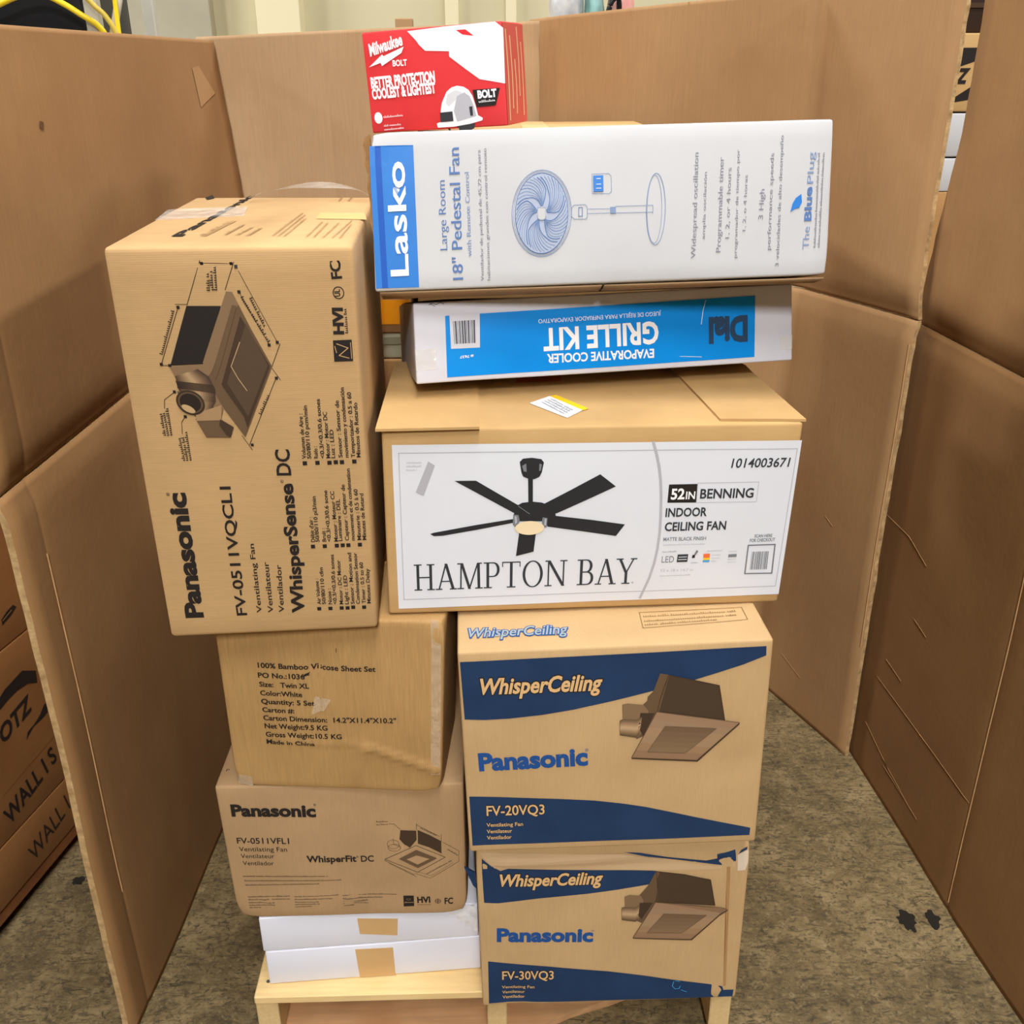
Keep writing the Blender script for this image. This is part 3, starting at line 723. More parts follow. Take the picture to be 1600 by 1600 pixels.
fan.poly([(200.8,252.1),(205.3,257.2),(218.6,258.5),(232.7,256.1),(236.5,250.8),(233.8,235.5),(230.3,228.4),(223.1,224.9),(215.0,225.1),(206.1,229.5),(203.6,236.1)], FANBLACK, 4)
fan.poly([(204.3,246.0),(210.3,249.8),(211.3,236.7),(206.9,237.3)], GREY_M, 5).poly([(229.8,249.4),(233.5,248.0),(232.3,238.4),(229.8,237.4)], GREY_M, 5)
fan.poly([(192.5,167.8),(200.5,167.0),(202.6,156.6),(197.6,145.2),(192.3,151.4)], GREY_M, 5).poly([(237.1,162.5),(244.4,161.0),(243.8,145.6),(238.4,144.7),(236.1,154.4)], GREY_M, 5)
fan.poly([(194.5,165.5),(197.5,164.9),(198.7,155.3),(195.8,151.3)], GREY_L, 6).poly([(240.4,160.5),(242.9,159.9),(242.3,148.4),(239.7,150.1)], GREY_L, 6)
c0, cx, cy = [(217.8,145.2),(239.9,144.6),(217.6,156.8)]
fan.ell(c0, cx[0]-c0[0], cy[1]-c0[1], CREAM, 6)
fan.line([(200.2,181.7),(208.2,175.5),(217.1,168.8)], 1.0, GREY_M, 6)
fan.poly([(66.7,255.2),(76.2,248.8),(58.8,201.1),(47.3,207.1)], GREY_L, 3)
for i, a in enumerate(([(35.0,252.7),(56.6,252.8)], [(34.8,247.1),(56.0,247.2)], [(34.6,241.1),(49.6,241.3)])): fan.greek(a, 2.6, GREY_L, 3, i)
fan.done()

# serif capitals drawn as outlines on a unit cap height
def slab(x, y, w, h=.045): return [(x-w/2, y), (x+w/2, y), (x+w/2, y+h), (x-w/2, y+h)]
def bar(x0, y0, x1, y1, w):
    return [(x0-w/2, y0), (x0+w/2, y0), (x1+w/2, y1), (x1-w/2, y1)]
def bowl(xs, xr, y0, y1, tk, n=16):
    out = []; cy_, ry = (y0+y1)/2, (y1-y0)/2
    for k in range(n):
        t0, t1 = -math.pi/2+math.pi*k/n, -math.pi/2+math.pi*(k+1)/n
        f = lambda t, e, eh: (xs+(xr-xs-e)*math.cos(t)**.8 if math.cos(t) > 1e-6 else xs, cy_+(ry-eh)*math.sin(t))
        out.append([f(t0, 0, 0), f(t1, 0, 0), f(t1, tk, .045), f(t0, tk, .045)])
    return out
def ring(cx_, rx, tk, n=32):
    out = []
    for k in range(n):
        t0, t1 = 2*math.pi*k/n, 2*math.pi*(k+1)/n
        o = lambda t: (cx_+rx*math.cos(t), .5+.52*math.sin(t)); i = lambda t: (cx_+(rx-tk)*math.cos(t), .5+.475*math.sin(t))
        out.append([o(t0), o(t1), i(t1), i(t0)])
    return out
TK, TN = .10, .055
SERIF = {
    'H': (.80, [bar(.17, 0, .17, 1, TK), bar(.63, 0, .63, 1, TK), [(.17, .47), (.63, .47), (.63, .52), (.17, .52)], slab(.17, 0, .28), slab(.17, .955, .28), slab(.63, 0, .28), slab(.63, .955, .28)]),
    'A': (.76, [bar(.12, 0, .38, 1, TN), bar(.64, 0, .38, 1, TK*1.05), [(.22, .30), (.56, .30), (.56, .345), (.22, .345)], slab(.12, 0, .24), slab(.64, 0, .26)]),
    'M': (.96, [bar(.15, 0, .17, 1, TN), bar(.47, 0, .19, 1, TK), bar(.46, 0, .77, 1, TN), bar(.81, 0, .79, 1, TK), slab(.15, 0, .24), slab(.81, 0, .28), slab(.11, .955, .16), slab(.84, .955, .16)]),
    'P': (.66, [bar(.17, 0, .17, 1, TK), slab(.17, 0, .30), slab(.12, .955, .2), [(.17, .955), (.34, .955), (.34, 1), (.17, 1)], [(.17, .43), (.34, .43), (.34, .475), (.17, .475)]] + bowl(.34, .60, .43, 1, TK)),
    'T': (.72, [bar(.36, 0, .36, 1, TK), slab(.36, 0, .32), slab(.36, .955, .66), bar(.045, .80, .045, 1, .035), bar(.675, .80, .675, 1, .035)]),
    'O': (.84, ring(.42, .37, .10)),
    'N': (.84, [bar(.15, 0, .15, 1, TN), bar(.70, 0, .16, 1, TK*1.15), bar(.70, 0, .70, 1, TN), slab(.15, 0, .26), slab(.11, .955, .16), slab(.70, .955, .26)]),
    'B': (.68, [bar(.17, 0, .17, 1, TK), slab(.12, 0, .2), slab(.12, .955, .2), [(.17, .955), (.33, .955), (.33, 1), (.17, 1)], [(.17, .0), (.36, .0), (.36, .045), (.17, .045)], [(.17, .49), (.36, .49), (.36, .535), (.17, .535)]] + bowl(.33, .57, .49, 1, TK) + bowl(.36, .62, 0, .535, TK)),
    'Y': (.74, [bar(.37, 0, .37, .48, TK), bar(.37, .44, .12, 1, TK), bar(.37, .44, .63, 1, TN), slab(.37, 0, .30), slab(.12, .955, .26), slab(.63, .955, .24)]),
    ' ': (.34, [])}
def serif_text(g, s, q, m, layer=3):
    p0, p1, p2 = [Vector(a) for a in q]; d = p1-p0; W = d.length; d.normalize(); n = Vector((-d.y, d.x)); h = abs((p2-p0).dot(n))
    k = W/sum(SERIF[c][0] for c in s); x = 0
    for c in s:
        for pl in SERIF[c][1]: g.raw([tuple(p0+d*((x+a)*k)+n*(b*h)) for a, b in pl], [tuple(range(len(pl)))], m, layer)
        x += SERIF[c][0]
g = Print(ham, 'brand_lettering'); serif_text(g, 'HAMPTON BAY', [(40.2,42.0),(386.0,43.5),(41.3,87.3)], CHAR); g.text('\u00ae', [(379.5,43.7),(382.8,43.6),(379.2,47.2)], GREY_M); g.done()
g = Print(ham, 'model_lettering')
g.text('1014003671', [(517.2,236.3),(605.7,236.1),(515.7,250.6)], CHAR, .014, .12, 3)
g.poly([(425.7,211.0),(468.7,211.0),(469.3,180.4),(425.5,181.1)], BLACK, 2)
g.line([(469.3,212.3),(562.0,212.1),(562.0,179.3),(469.8,180.2)], .9, GREY_L, 2, True)
g.text('52', [(430.5,187.1),(450.0,187.2),(429.2,203.6)], WHITE_INK, .03, 0, 4).text('IN', [(452.9,186.8),(466.4,186.8),(451.8,198.9)], WHITE_INK, .02, 0, 4)
g.text('BENNING', [(474.8,187.2),(555.7,186.8),(473.4,202.3)], CHAR, .022, 0, 3)
g.text('INDOOR', [(424.5,158.0),(486.9,157.9),(423.4,171.8)], CHAR, .026, 0, 3).text('CEILING FAN', [(425.2,134.1),(519.2,133.9),(424.1,148.0)], CHAR, .026, 0, 3)
g.text('MATTE BLACK FINISH', [(424.2,117.0),(490.5,116.7),(423.7,122.8)], GREY_M, .015, 0, 3).greek([(424.8,109.4),(489.1,109.1)], 2.2, GREY_L, 3)
g.done()
g = Print(ham, 'feature_icons')
g.greek([(424.8,97.3),(445.7,97.5)], 2.4, GREY_M, 3)
g.text('LED', [(424.4,79.5),(443.6,79.5),(423.6,90.5)], GREY_M, .0, 0, 3)
g.poly([(448.8,92.9),(465.2,92.9),(464.9,79.4),(448.1,79.5)], CHAR, 3).line([(450.6,88.4),(463.0,88.5)], 1.2, LABEL, 4).line([(450.3,84.0),(463.1,84.0)], 1.2, LABEL, 4)
g.poly([(471.9,91.0),(476.2,91.7),(476.0,86.0),(471.6,85.7)], BLACK, 3).poly([(474.4,91.8),(477.6,99.8),(480.8,97.3),(477.0,90.5)], GREY_M, 3).greek([(471.2,76.8),(481.2,76.9)], 1.8, GREY_M, 3)
g.poly([(489.2,92.5),(499.4,92.6),(499.6,85.3),(489.5,85.6)], ORANGE, 3).poly([(489.6,85.2),(499.6,85.3),(499.8,81.6),(489.9,81.5)], YELLOW, 3).poly([(489.2,81.1),(499.8,81.2),(499.8,77.7),(489.2,77.9)], BLUE2, 3)
for a in ([(494.0,96.5),(517.6,96.6)], [(502.3,89.3),(516.6,89.3)], [(502.5,83.6),(515.3,83.6)], [(502.3,78.3),(511.3,78.4)]): g.greek(a, 2, GREY_L, 3)
g.poly([(528.9,90.1),(541.7,90.6),(541.9,85.2),(528.7,85.0)], GREY_M, 3).greek([(528.8,94.6),(541.6,94.6)], 1.8, GREY_L, 3).greek([(528.4,80.7),(541.3,80.8)], 1.8, GREY_L, 3).greek([(529.0,75.8),(541.8,75.8)], 1.8, GREY_L, 3)
g.text('52 x 18 x 14.7 in', [(423.8,63.5),(475.2,63.1),(423.5,68.0)], GREY_L, 0, 0, 3).greek([(424.1,55.2),(471.3,55.4)], 2.4, GREY_L, 3)
g.text('SCAN HERE', [(566.2,118.4),(593.9,118.4),(565.6,123.4)], GREY_M, .02, 0, 3).text('FOR CHECKOUT', [(559.9,110.5),(599.2,111.0),(559.2,116.0)], GREY_M, .02, 0, 3)
g.line([(558.3,104.9),(600.3,105.1),(601.5,54.4),(558.5,55.0)], 2.2, GREY_M, 3, True)
g.bars([(565.5,93.5),(593.3,93.5),(593.9,61.8),(565.5,61.8)], 48, GREY_M)
g.done()
# two outer flaps lying on top, and the sticker between them
ham.sheet('top_flap', 'top', [(-7.5,-11.8),(141.5,-8.4),(144.9,357.0),(1.1,340.3)], .004, KRAFT_H)
ham.sheet('top_flap', 'top', [(496.3,11.0),(622.6,3.0),(607.3,326.4),(477.4,308.8)], .004, KRAFT_H)
st = Print(ham, 'sticker', 'top')
st.poly([(221.5,107.1),(255.6,143.7),(306.5,79.0),(272.8,35.1)], WHITE_INK, 2).poly([(255.6,143.7),(266.9,148.6),(309.7,77.5),(301.0,67.6)], YELLOW, 3)
for i in range(4):
    a = [(237.8,108.8),(258.7,129.5),(286.8,71.1),(266.3,51.8)]
    A0, B0 = Vector(a[0]).lerp(Vector(a[1]), i/4+.08), Vector(a[3]).lerp(Vector(a[2]), i/4+.08)
    st.greek([tuple(A0), tuple(B0)], 5, GREY_M, 4, i)
st.done('white price sticker with yellow edge')
st = Print(ham, 'orange_mark', 'top'); st.poly([(212.1,274.3),(285.7,279.3),(282.0,225.1),(205.4,217.7)], ink('faded_orange_ink', 190, 100, 40), 2); st.done()

# ------------------------------------------------------------------ grille kit carton, tipped back on the ceiling fan carton
dia = Carton('carton', 'flat blue and white carton printed upside down, tipped back under the pedestal fan carton', pos=(-0.1445,1.4768,1.2818), yaw=0.1721, tilt=-0.2230, roll=-0.0075, d=.36, board=WHITE_D,
             w=0.6155, h=0.1232, warp={(0, 0): (-1.5, -0.1), (1, 0): (0.3, 0.1), (0, 1): (1.5, -0.3), (1, 1): (-0.3, -0.0)}, seed=4, dents=(((.08, .20, 0), .16, (0, 0, .019)),), bulge=(.001, .001, .0), grid=.03, r=.003)
g = Print(dia, 'blue_panel')
g.poly([(48.5,101.5),(551.3,107.1),(549.8,9.5),(47.7,7.4)], CYAN, 1)
g.poly([(55.2,102.0),(102.1,102.4),(100.5,50.3),(55.5,50.8)], WHITE_D, 2)
g.bars([(59.9,92.7),(94.5,92.9),(93.9,57.7),(60.9,58.0)], 42, CHAR)
g.text('# 7637', [(89.8,40.0),(68.6,39.2),(90.1,36.2)], WHITE_INK, .02, 0, 3)
g.done('blue printed panel with white upside-down lettering')
g = Print(dia, 'title_lettering')
g.text('GRILLE KIT', [(386.8,74.2),(201.9,72.9),(387.1,41.7)], WHITE_INK, .032, 0, 3)
g.text('EVAPORATIVE COOLER', [(379.7,32.2),(206.8,33.9),(379.5,18.9)], WHITE_INK, .028, 0, 3)
g.text('JUEGO DE REJILLA PARA ENFRIADOR EVAPORATIVO', [(392.5,90.5),(193.8,88.8),(392.4,84.1)], WHITE_INK, 0, 0, 3)
g.done()
g = Print(dia, 'brand_lettering'); g.text('Dial', [(535.8,74.7),(474.0,74.6),(535.5,37.5)], DARKBLUE, .05, 0, 3); g.done()
g = Print(dia, 'scuff_marks')
g.line([(467.5,104.0),(462.8,89.3),(459.3,66.8)], .8, WHITE_INK, 3).line([(423.0,18.0),(459.6,14.9)], .6, WHITE_INK, 3)
g.line([(24.1,119.1),(29.3,122.1),(35.4,119.4),(42.7,122.2),(47.2,119.6)], .8, CHAR, 2).line([(27.1,120.6),(33.2,117.0)], .7, CHAR, 2); g.done()
dia.sheet('clear_tape', 'front', [(-0.2,53.2),(32.4,53.0),(32.3,21.0),(0.3,20.0)], .0004, CLEAR)
dia.sheet('clear_tape', 'front', [(593.5,41.1),(615.2,41.2),(614.2,17.1),(594.4,16.9)], .0004, CLEAR)

# ------------------------------------------------------------------ pedestal fan carton
las = Carton('carton', 'long white pedestal fan carton with a blue brand band, tipped back near the top', pos=(-0.1964,1.4640,1.4293), yaw=0.0181, tilt=-0.2230, roll=-0.0213, d=.36, board=WHITE_B,
             w=0.6674, h=0.2203, warp={(0, 0): (-3.1, -1.6), (1, 0): (-1.8, 2.0), (0, 1): (2.9, 0.3), (1, 1): (1.6, -0.3)}, seed=5, bulge=(.003, .002, .004), grid=.02, r=.004,
             dents=(((0, 0, .225), .025, (.004, .006, -.002)), ((.68, 0, 0), .03, (-.003, .002, .002)), ((.68, 0, .225), .02, (-.002, 0, -.001))),
             ridges=((.27, .160, .32, .172, .005, .0012), (.002, .205, .09, .207, .004, .0014)))
# kraft underside of the carton: two closing flaps that sag a little
for nm, x0, x1 in (('bottom_flap', .004, las.w/2-.002), ('bottom_flap', las.w/2+.002, las.w-.006)):
    bm = bmesh.new(); G = {}
    for i in range(9):
        for j in range(7):
            x = x0+(x1-x0)*i/8; y = (.002, .045, .088, .15, .21, .28, .34)[j]
            sag = (-.0025, -.009, -.005, -.004, -.004, -.004, -.004)[j]
            sag *= 1.0-.40*(x/las.w)
            for l in (0, 1): G[l, i, j] = bm.verts.new(Vector((x, y, sag-.003*l))-las.off)
    for i in range(8):
        for j in range(6):
            for l in (0, 1): bm.faces.new((G[l, i, j], G[l, i+1, j], G[l, i+1, j+1], G[l, i, j+1]))
        for j in (0, 6): bm.faces.new((G[0, i, j], G[0, i+1, j], G[1, i+1, j], G[1, i, j]))
    for j in range(6):
        for i in (0, 8): bm.faces.new((G[0, i, j], G[0, i, j+1], G[1, i, j+1], G[1, i, j]))
    bmesh.ops.recalc_face_normals(bm, faces=list(bm.faces))
    me = bpy.data.meshes.new(nm); bm.to_mesh(me); bm.free(); smooth(me); o = link(nm, me, las.root, (FLAP_B,)); o['label'] = 'bare brown bottom flap'
# torn end flap showing brown board at the top left corner
bm = bmesh.new(); pr = [(0.002, .182), (-.006, .178), (-.0085, .169), (-.005, .160), (-.0075, .148), (-.004, .135), (-.006, .12), (-.003, .104), (-.0045, .08), (.002, .055)]
pr = [(x, z*las.h/.183) for x, z in pr]
q0 = [bm.verts.new(Vector((x, .004, z))-las.off) for x, z in pr]; q1 = [bm.verts.new(Vector((x, .013, z))-las.off) for x, z in pr]
bm.faces.new(q0); bm.faces.new(q1[::-1])
for i in range(len(pr)): bm.faces.new((q0[i], q0[(i+1) % len(pr)], q1[(i+1) % len(pr)], q1[i]))
bmesh.ops.recalc_face_normals(bm, faces=list(bm.faces))
me = bpy.data.meshes.new('torn_end_flap'); bm.to_mesh(me); bm.free(); o = link('torn_end_flap', me, las.root, (EDGE,)); o['label'] = 'torn end flap showing brown board'
g = Print(las, 'blue_band'); g.poly([(-2.0,202.3),(61.5,201.5),(65.1,4.4),(2.1,4.7)], LASKO, 1).poly([(5.8,202.1),(14.5,202.0),(19.5,4.7),(11.0,4.8)], LASKO_D, 2); g.done()  # a darker blue stripe runs down the band near its left edge
g = Print(las, 'brand_lettering'); g.text('Lasko', [(50.0,22.3),(47.8,178.7),(24.7,23.2)], WHITE_INK, .016, 0, 4); g.done()
las.sheet('clear_tape', 'front', [(3.3,142.5),(46.7,146.0),(49.2,110.7),(6.3,78.7)], .0004, clear('bluish_clear_tape', (.75, .86, 1.0), .45, .2))
g = Print(las, 'description_lettering')
g.text('Large Room', [(107.7,55.5),(105.8,152.5),(97.2,55.9)], MIDBLUE, -.004)
g.text('18" Pedestal Fan', [(129.9,13.0),(126.9,196.4),(115.1,13.5)], MIDBLUE, .006)
g.text('with Remote Control', [(142.9,45.2),(140.6,162.4),(136.8,45.5)], GREYBLUE, .004)
g.text('Ventilador de pedestal de 45,72 cm para', [(160.5,10.0),(157.7,192.3),(156.0,10.2)], GREYTEXT)
g.text('habitaciones grandes con control remoto', [(169.9,10.6),(166.4,194.2),(165.4,10.8)], GREYTEXT)
g.done()
g = Print(las, 'product_drawing')
c0, cx, cy = [(245.6,101.6),(288.8,100.2),(245.8,161.9)]
c0 = Vector(c0); rx, ry = abs(cx[0]-c0.x), abs(cy[1]-c0.y)
g.ell(c0, rx*.90, ry*.94, PALEBLUE, 2)
g.ell(c0, rx, ry, GREYBLUE, 3, w=.9); g.ell(c0, rx*.95, ry*.97, GREYBLUE, 3, w=.5); g.ell(c0, rx*.89, ry*.93, MIDBLUE, 3, w=1.0)
def P(r, a): return (c0.x+rx*r*math.cos(a), c0.y+ry*r*math.sin(a))
for b in range(5):            # five broad blades, each a nest of curved lines
    t = 2*math.pi*b/5+.3
    for k in range(9):
        f = k/8; spread = (f-.5)*1.12
        pts = [P(.17+.72*q/10*(1-.06*abs(2*f-1)**2), t+spread*(.15+.85*min(1, q/6)**.7)+.75*(q/10)**1.6) for q in range(11)]
        g.line(pts, 1.1 if k in (0, 8) else .7, MIDBLUE if k in (0, 3, 5, 8) else GREYBLUE, 4)
g.poly([P(.16, a) for a in [2*math.pi*q/16 for q in range(16)]], WHITE_B, 5)
g.line([(239.8,110.0),(251.0,109.7),(250.9,92.9),(239.7,93.3)], .5, GREYBLUE, 6, True)
g.line([(289.2,108.4),(292.2,111.7),(308.5,112.0),(311.6,108.8),(312.1,94.9),(309.3,91.8),(293.0,92.4),(289.2,95.7)], .7, GREYBLUE, 3, True)
g.line([(299.2,108.1),(304.6,108.1),(304.6,96.0),(299.5,96.0)], .9, MIDBLUE, 3, True)
g.line([(312.1,105.7),(344.3,105.0)], .6, GREYBLUE).line([(312.1,99.4),(344.3,99.2)], .6, GREYBLUE)
g.poly([(344.7,107.3),(352.7,107.5),(353.2,98.5),(345.3,98.3)], GREYBLUE, 3)
g.line([(352.9,108.1),(407.3,107.9),(407.4,98.3),(353.2,98.9)], .7, GREYBLUE, 3, True)
c0, cx, cy = [(411.6,102.2),(425.4,101.7),(410.8,152.4)]
c0 = Vector(c0); g.ell(c0, abs(cx[0]-c0.x), abs(cy[1]-c0.y), GREYBLUE, 3, w=.9); g.ell(c0-Vector((2.0, 0)), abs(cx[0]-c0.x)*.78, abs(cy[1]-c0.y)*.95, GREYBLUE, 3, w=.6)
g.line([(318.4,153.9),(342.5,154.1),(346.2,150.4),(346.9,129.1),(343.2,126.1),(319.0,127.3)], .6, GREYBLUE, 3, True)
g.poly([(320.0,151.7),(334.6,151.9),(335.2,129.5),(320.6,129.5)], LASKO, 3)
g.line([(324.7,147.3),(330.9,147.4)], .8, WHITE_INK, 4).line([(324.7,139.6),(331.4,139.6)], .8, WHITE_INK, 4).line([(324.7,134.0),(331.5,134.0)], .8, WHITE_INK, 4)
g.done()
g = Print(las, 'feature_lettering')
for t, a, m in (('Widespread oscillation', [(471.2,30.8),(472.4,179.3),(464.6,31.1)], GREYTEXT), ('amplia oscilaci\u00f3n', [(484.3,57.8),(485.2,151.9),(480.0,58.0)], GREYTEXT),
             ('Programmable timer', [(507.9,38.2),(509.3,172.0),(501.3,38.5)], GREYTEXT), ('1, 2, or 4 hours', [(520.0,57.5),(520.7,157.0),(514.4,57.7)], GREYTEXT),
             ('programador de tiempo por', [(532.2,29.1),(532.0,181.9),(527.9,29.2)], GREYTEXT), ('1, 2, o 4 horas', [(543.8,67.2),(544.7,146.0),(539.3,67.3)], GREYTEXT),
             ('3 High', [(568.9,82.9),(569.9,125.5),(562.3,83.1)], GREYTEXT), ('performance speeds', [(581.5,38.8),(582.1,175.3),(576.3,39.0)], GREYTEXT),
             ('3 velocidades de alto desempe\u00f1o', [(594.7,14.8),(595.2,199.5),(589.9,15.0)], GREYTEXT),
             ('The', [(638.2,38.2),(638.7,70.3),(629.2,38.5)], GREYBLUE), ('Plug', [(640.8,131.4),(641.2,175.1),(631.9,131.6)], GREYBLUE)):
    g.text(t, a, m)
g.text('Blue', [(640.2,79.3),(639.6,125.6),(630.3,79.7)], MIDBLUE, .03)
g.greek([(648.1,40.1),(648.8,172.7)], 3.2, GREYTEXT).greek([(654.2,39.9),(655.7,173.4)], 3.2, GREYTEXT)
g.poly([(609.1,92.2),(611.5,103.0),(615.9,111.2),(624.1,117.0),(625.5,105.3),(621.6,97.5),(615.3,96.1)], LASKO, 2)
g.done()

# ------------------------------------------------------------------ left-hand stack
wz = .0835
wlo = Carton('carton', 'flat white carton lying directly on the pallet with a square of brown tape', pos=(-0.4668,1.3502,0.1415), yaw=0.0827, tilt=0.0001, roll=-0.0005, w=.402, h=wz, d=.40, board=WHITE_S, seed=6, bulge=(.001, .001, 0), grid=.03, r=.003)
wlo.sheet('paper_tape', 'front', [(166.4,74.8),(237.0,72.4),(238.1,-1.2),(170.1,1.6)], .0005, TAPE)
wup = Carton('carton', 'flat white carton on top of the other white one, tape folded over its edge', pos=(wlo.pos.x-.003, wlo.pos.y, wlo.pos.z+wz+.001), yaw=wlo.R.to_euler().z, w=.402, h=wz-.001, d=.40, board=WHITE_S, seed=7, bulge=(.001, .001, 0), grid=.03, r=.003)
def sh(q): return [(x, y-wz*1000) for x, y in q]
wup.sheet('paper_tape', 'front', sh([(178.3,150.6),(252.8,143.3),(250.0,102.1),(180.9,112.0)]), .0005, TAPE)
# crumpled plastic film poking out beside the white cartons
bm = bmesh.new(); rnd = random.Random(4); G = []
for i in range(9):
    row = []
    for j in range(7):
        x = .340+.060*i/8; z = .098+.075*j/6
        row.append(bm.verts.new(Vector((x, -.004-.012*abs(math.sin(i*1.3+j*.9))*(i/8) - .004*rnd.random(), z-.083))-wup.off))
    G.append(row)
for i in range(8):
    for j in range(6):
        if j >= (8-i)*.55: bm.faces.new((G[i][j], G[i+1][j], G[i+1][j+1], G[i][j+1]))
loose = [v for v in bm.verts if not v.link_faces]; bmesh.ops.delete(bm, geom=loose, context='VERTS')
me = bpy.data.meshes.new('plastic_film'); bm.to_mesh(me); bm.free(); smooth(me); o = link('plastic_film', me, wup.root, (FILM,)); o['label'] = 'crumpled milky plastic film'

fit = Carton('carton', 'brown fan carton with black print lying on the two flat white ones', pos=(-0.5091,1.3509,0.3102), yaw=0.0159, tilt=0.0002, roll=-0.0005, d=.38, board=KRAFT_G,
             w=0.4220, h=0.2998, warp={(0, 0): (2.9, -0.7), (1, 0): (-0.6, 0.7), (0, 1): (-2.5, 0.7), (1, 1): (0.5, -0.7)}, seed=8, bulge=(.004, .002, 0), grid=.018,
             dents=(((0, 0, 0), .03, (.006, .004, .004)), ((.42, 0, 0), .03, (-.006, .004, .004)), ((.25, 0, .06), .08, (0, .004, 0))),
             ridges=((.05, .045, .12, .010, .004, .002), (.20, .045, .30, .012, .004, .002), (.12, .040, .40, .046, .004, .0012)))
g = Print(fit, 'brand_lettering'); g.text('Panasonic', [(23.0,238.1),(165.1,235.4),(26.2,261.5)], BLACK, .045); g.text('\u00ae', [(164.3,257.6),(168.4,257.5),(164.8,262.7)], BLACK); g.done()
g = Print(fit, 'model_lettering')
for t, a, b in (('FV-0511VFL1', [(22.7,177.1),(113.8,175.7),(24.4,189.6)], .012), ('Ventilating Fan', [(23.8,159.6),(108.3,158.3),(25.2,169.5)], .0), ('Ventilateur', [(24.7,144.2),(84.1,143.5),(26.0,153.4)], 0), ('Ventilador', [(26.1,127.9),(81.5,127.2),(27.3,137.1)], 0),
             ('WhisperFit', [(141.4,134.3),(227.9,132.9),(142.9,148.2)], .03), ('DC', [(236.9,132.2),(259.0,132.1),(237.9,145.8)], .02)):
    g.text(t, a, BLACK, b)
g.text('\u00ae', [(228.6,141.4),(232.8,141.3),(229.0,146.0)], BLACK)
g.done()
g = Print(fit, 'fine_print')
for i, a in enumerate(([(22.4,100.6),(172.2,99.4)], [(24.0,90.3),(197.0,89.2)], [(24.4,80.0),(157.0,81.9)])): g.greek(a, 3.2, BLACK, 2, i)
for i, (xs, l) in enumerate((([(24.9,52.0),(100.7,53.1),(24.6,45.1),(99.3,45.8),(24.3,37.8),(71.5,38.1),(24.0,31.4),(70.8,32.0),(23.8,25.3),(45.4,25.9)], 0), ([(108.8,51.2),(189.3,52.6),(108.3,44.4),(177.0,45.2),(108.2,37.5),(151.2,38.3),(108.2,31.8),(153.7,32.1),(108.2,26.1),(137.8,26.8)], 0), ([(196.7,50.4),(294.7,50.0),(196.8,43.5),(268.2,43.5),(196.5,36.6),(241.7,36.9),(196.6,30.9),(241.3,31.2),(196.7,25.1),(214.7,25.8)], 0))):
    for k in range(5): g.greek(xs[2*k:2*k+2], 3.0, BLACK, 2, k)
g.poly([(306.8,48.1),(325.9,48.3),(325.2,21.8),(306.0,21.1)], BLACK, 2).greek([(308.0,30.1),(323.4,30.5)], 3.5, KRAFT_G, 3).ell([(315.9,39.7)][0], 3.5, 2.5, KRAFT_G, 3, w=.6)
g.text('HVI', [(332.1,30.2),(354.9,30.4),(332.7,44.9)], BLACK, .04).greek([(331.8,24.1),(354.6,24.2)], 2.2, BLACK)
g.ell([(369.2,33.2)][0], 5, 5, BLACK, 2, w=1.0); g.line([(365.5,33.3),(372.9,33.1)], 1.2, BLACK).line([(369.4,38.5),(369.0,27.5)], 1.2, BLACK)
g.text('FC', [(381.9,25.5),(396.7,25.5),(382.3,40.2)], BLACK, .03)
g.done()
g = Print(fit, 'product_drawing')
g.poly([(310.1,202.2),(337.6,200.1),(337.3,179.6),(324.9,162.6),(314.9,170.5),(307.3,182.2)], P1, 2).poly([(340.0,201.6),(360.1,189.7),(380.3,174.7),(379.9,146.9),(359.0,161.8),(339.2,171.1)], P1, 2)
g.ell([(295.7,171.0)][0], 10.5, 10, P2, 3, w=.8); g.ell([(297.3,163.3)][0], 11, 8, P2, 3, w=.8); g.line([(296.5,184.3),(296.6,171.0),(307.2,165.0)], .7, P2, 3)
g.line([(279.0,137.0),(335.5,167.3),(386.2,138.2),(335.6,105.0)], .9, BLACK, 3, True)
g.poly([(303.6,137.2),(335.6,157.3),(371.7,136.2),(336.6,114.8)], P2, 3).poly([(317.6,136.1),(335.6,144.9),(358.0,135.8),(336.4,123.5)], KRAFT_G, 4)
g.line([(278.3,133.9),(329.8,98.0)], .7, BLACK, 2).line([(330.9,101.9),(357.6,89.3),(410.1,126.7),(410.7,150.8),(382.6,172.7)], .6, BLACK, 2)
g.line([(285.6,126.7),(333.5,93.1)], .5, P2, 2).line([(336.2,105.7),(359.3,95.2),(399.5,123.8)], .5, P2, 2)
g.line([(339.1,212.9),(377.7,185.5)], .6, BLACK, 2).line([(338.4,215.5),(337.7,202.4)], .6, BLACK, 2).line([(380.8,190.0),(380.2,173.9)], .6, BLACK, 2)
g.greek([(344.6,205.2),(371.8,187.1)], 3, BLACK, 2).greek([(269.5,221.2),(288.4,221.2)], 3.2, BLACK, 2).greek([(269.0,214.5),(288.0,214.8)], 3.2, BLACK, 2).line([(289.9,217.0),(299.8,216.4),(309.6,203.8)], .6, BLACK, 2)
g.greek([(351.9,99.4),(396.6,127.8)], 3, BLACK, 2).greek([(390.0,155.2),(408.9,139.2)], 3, BLACK, 2)
g.done()
g = Print(fit, 'top_mark', 'top'); g.text('P', [(10.4,39.6),(15.7,39.4),(9.4,45.9)], BLACK); g.done()

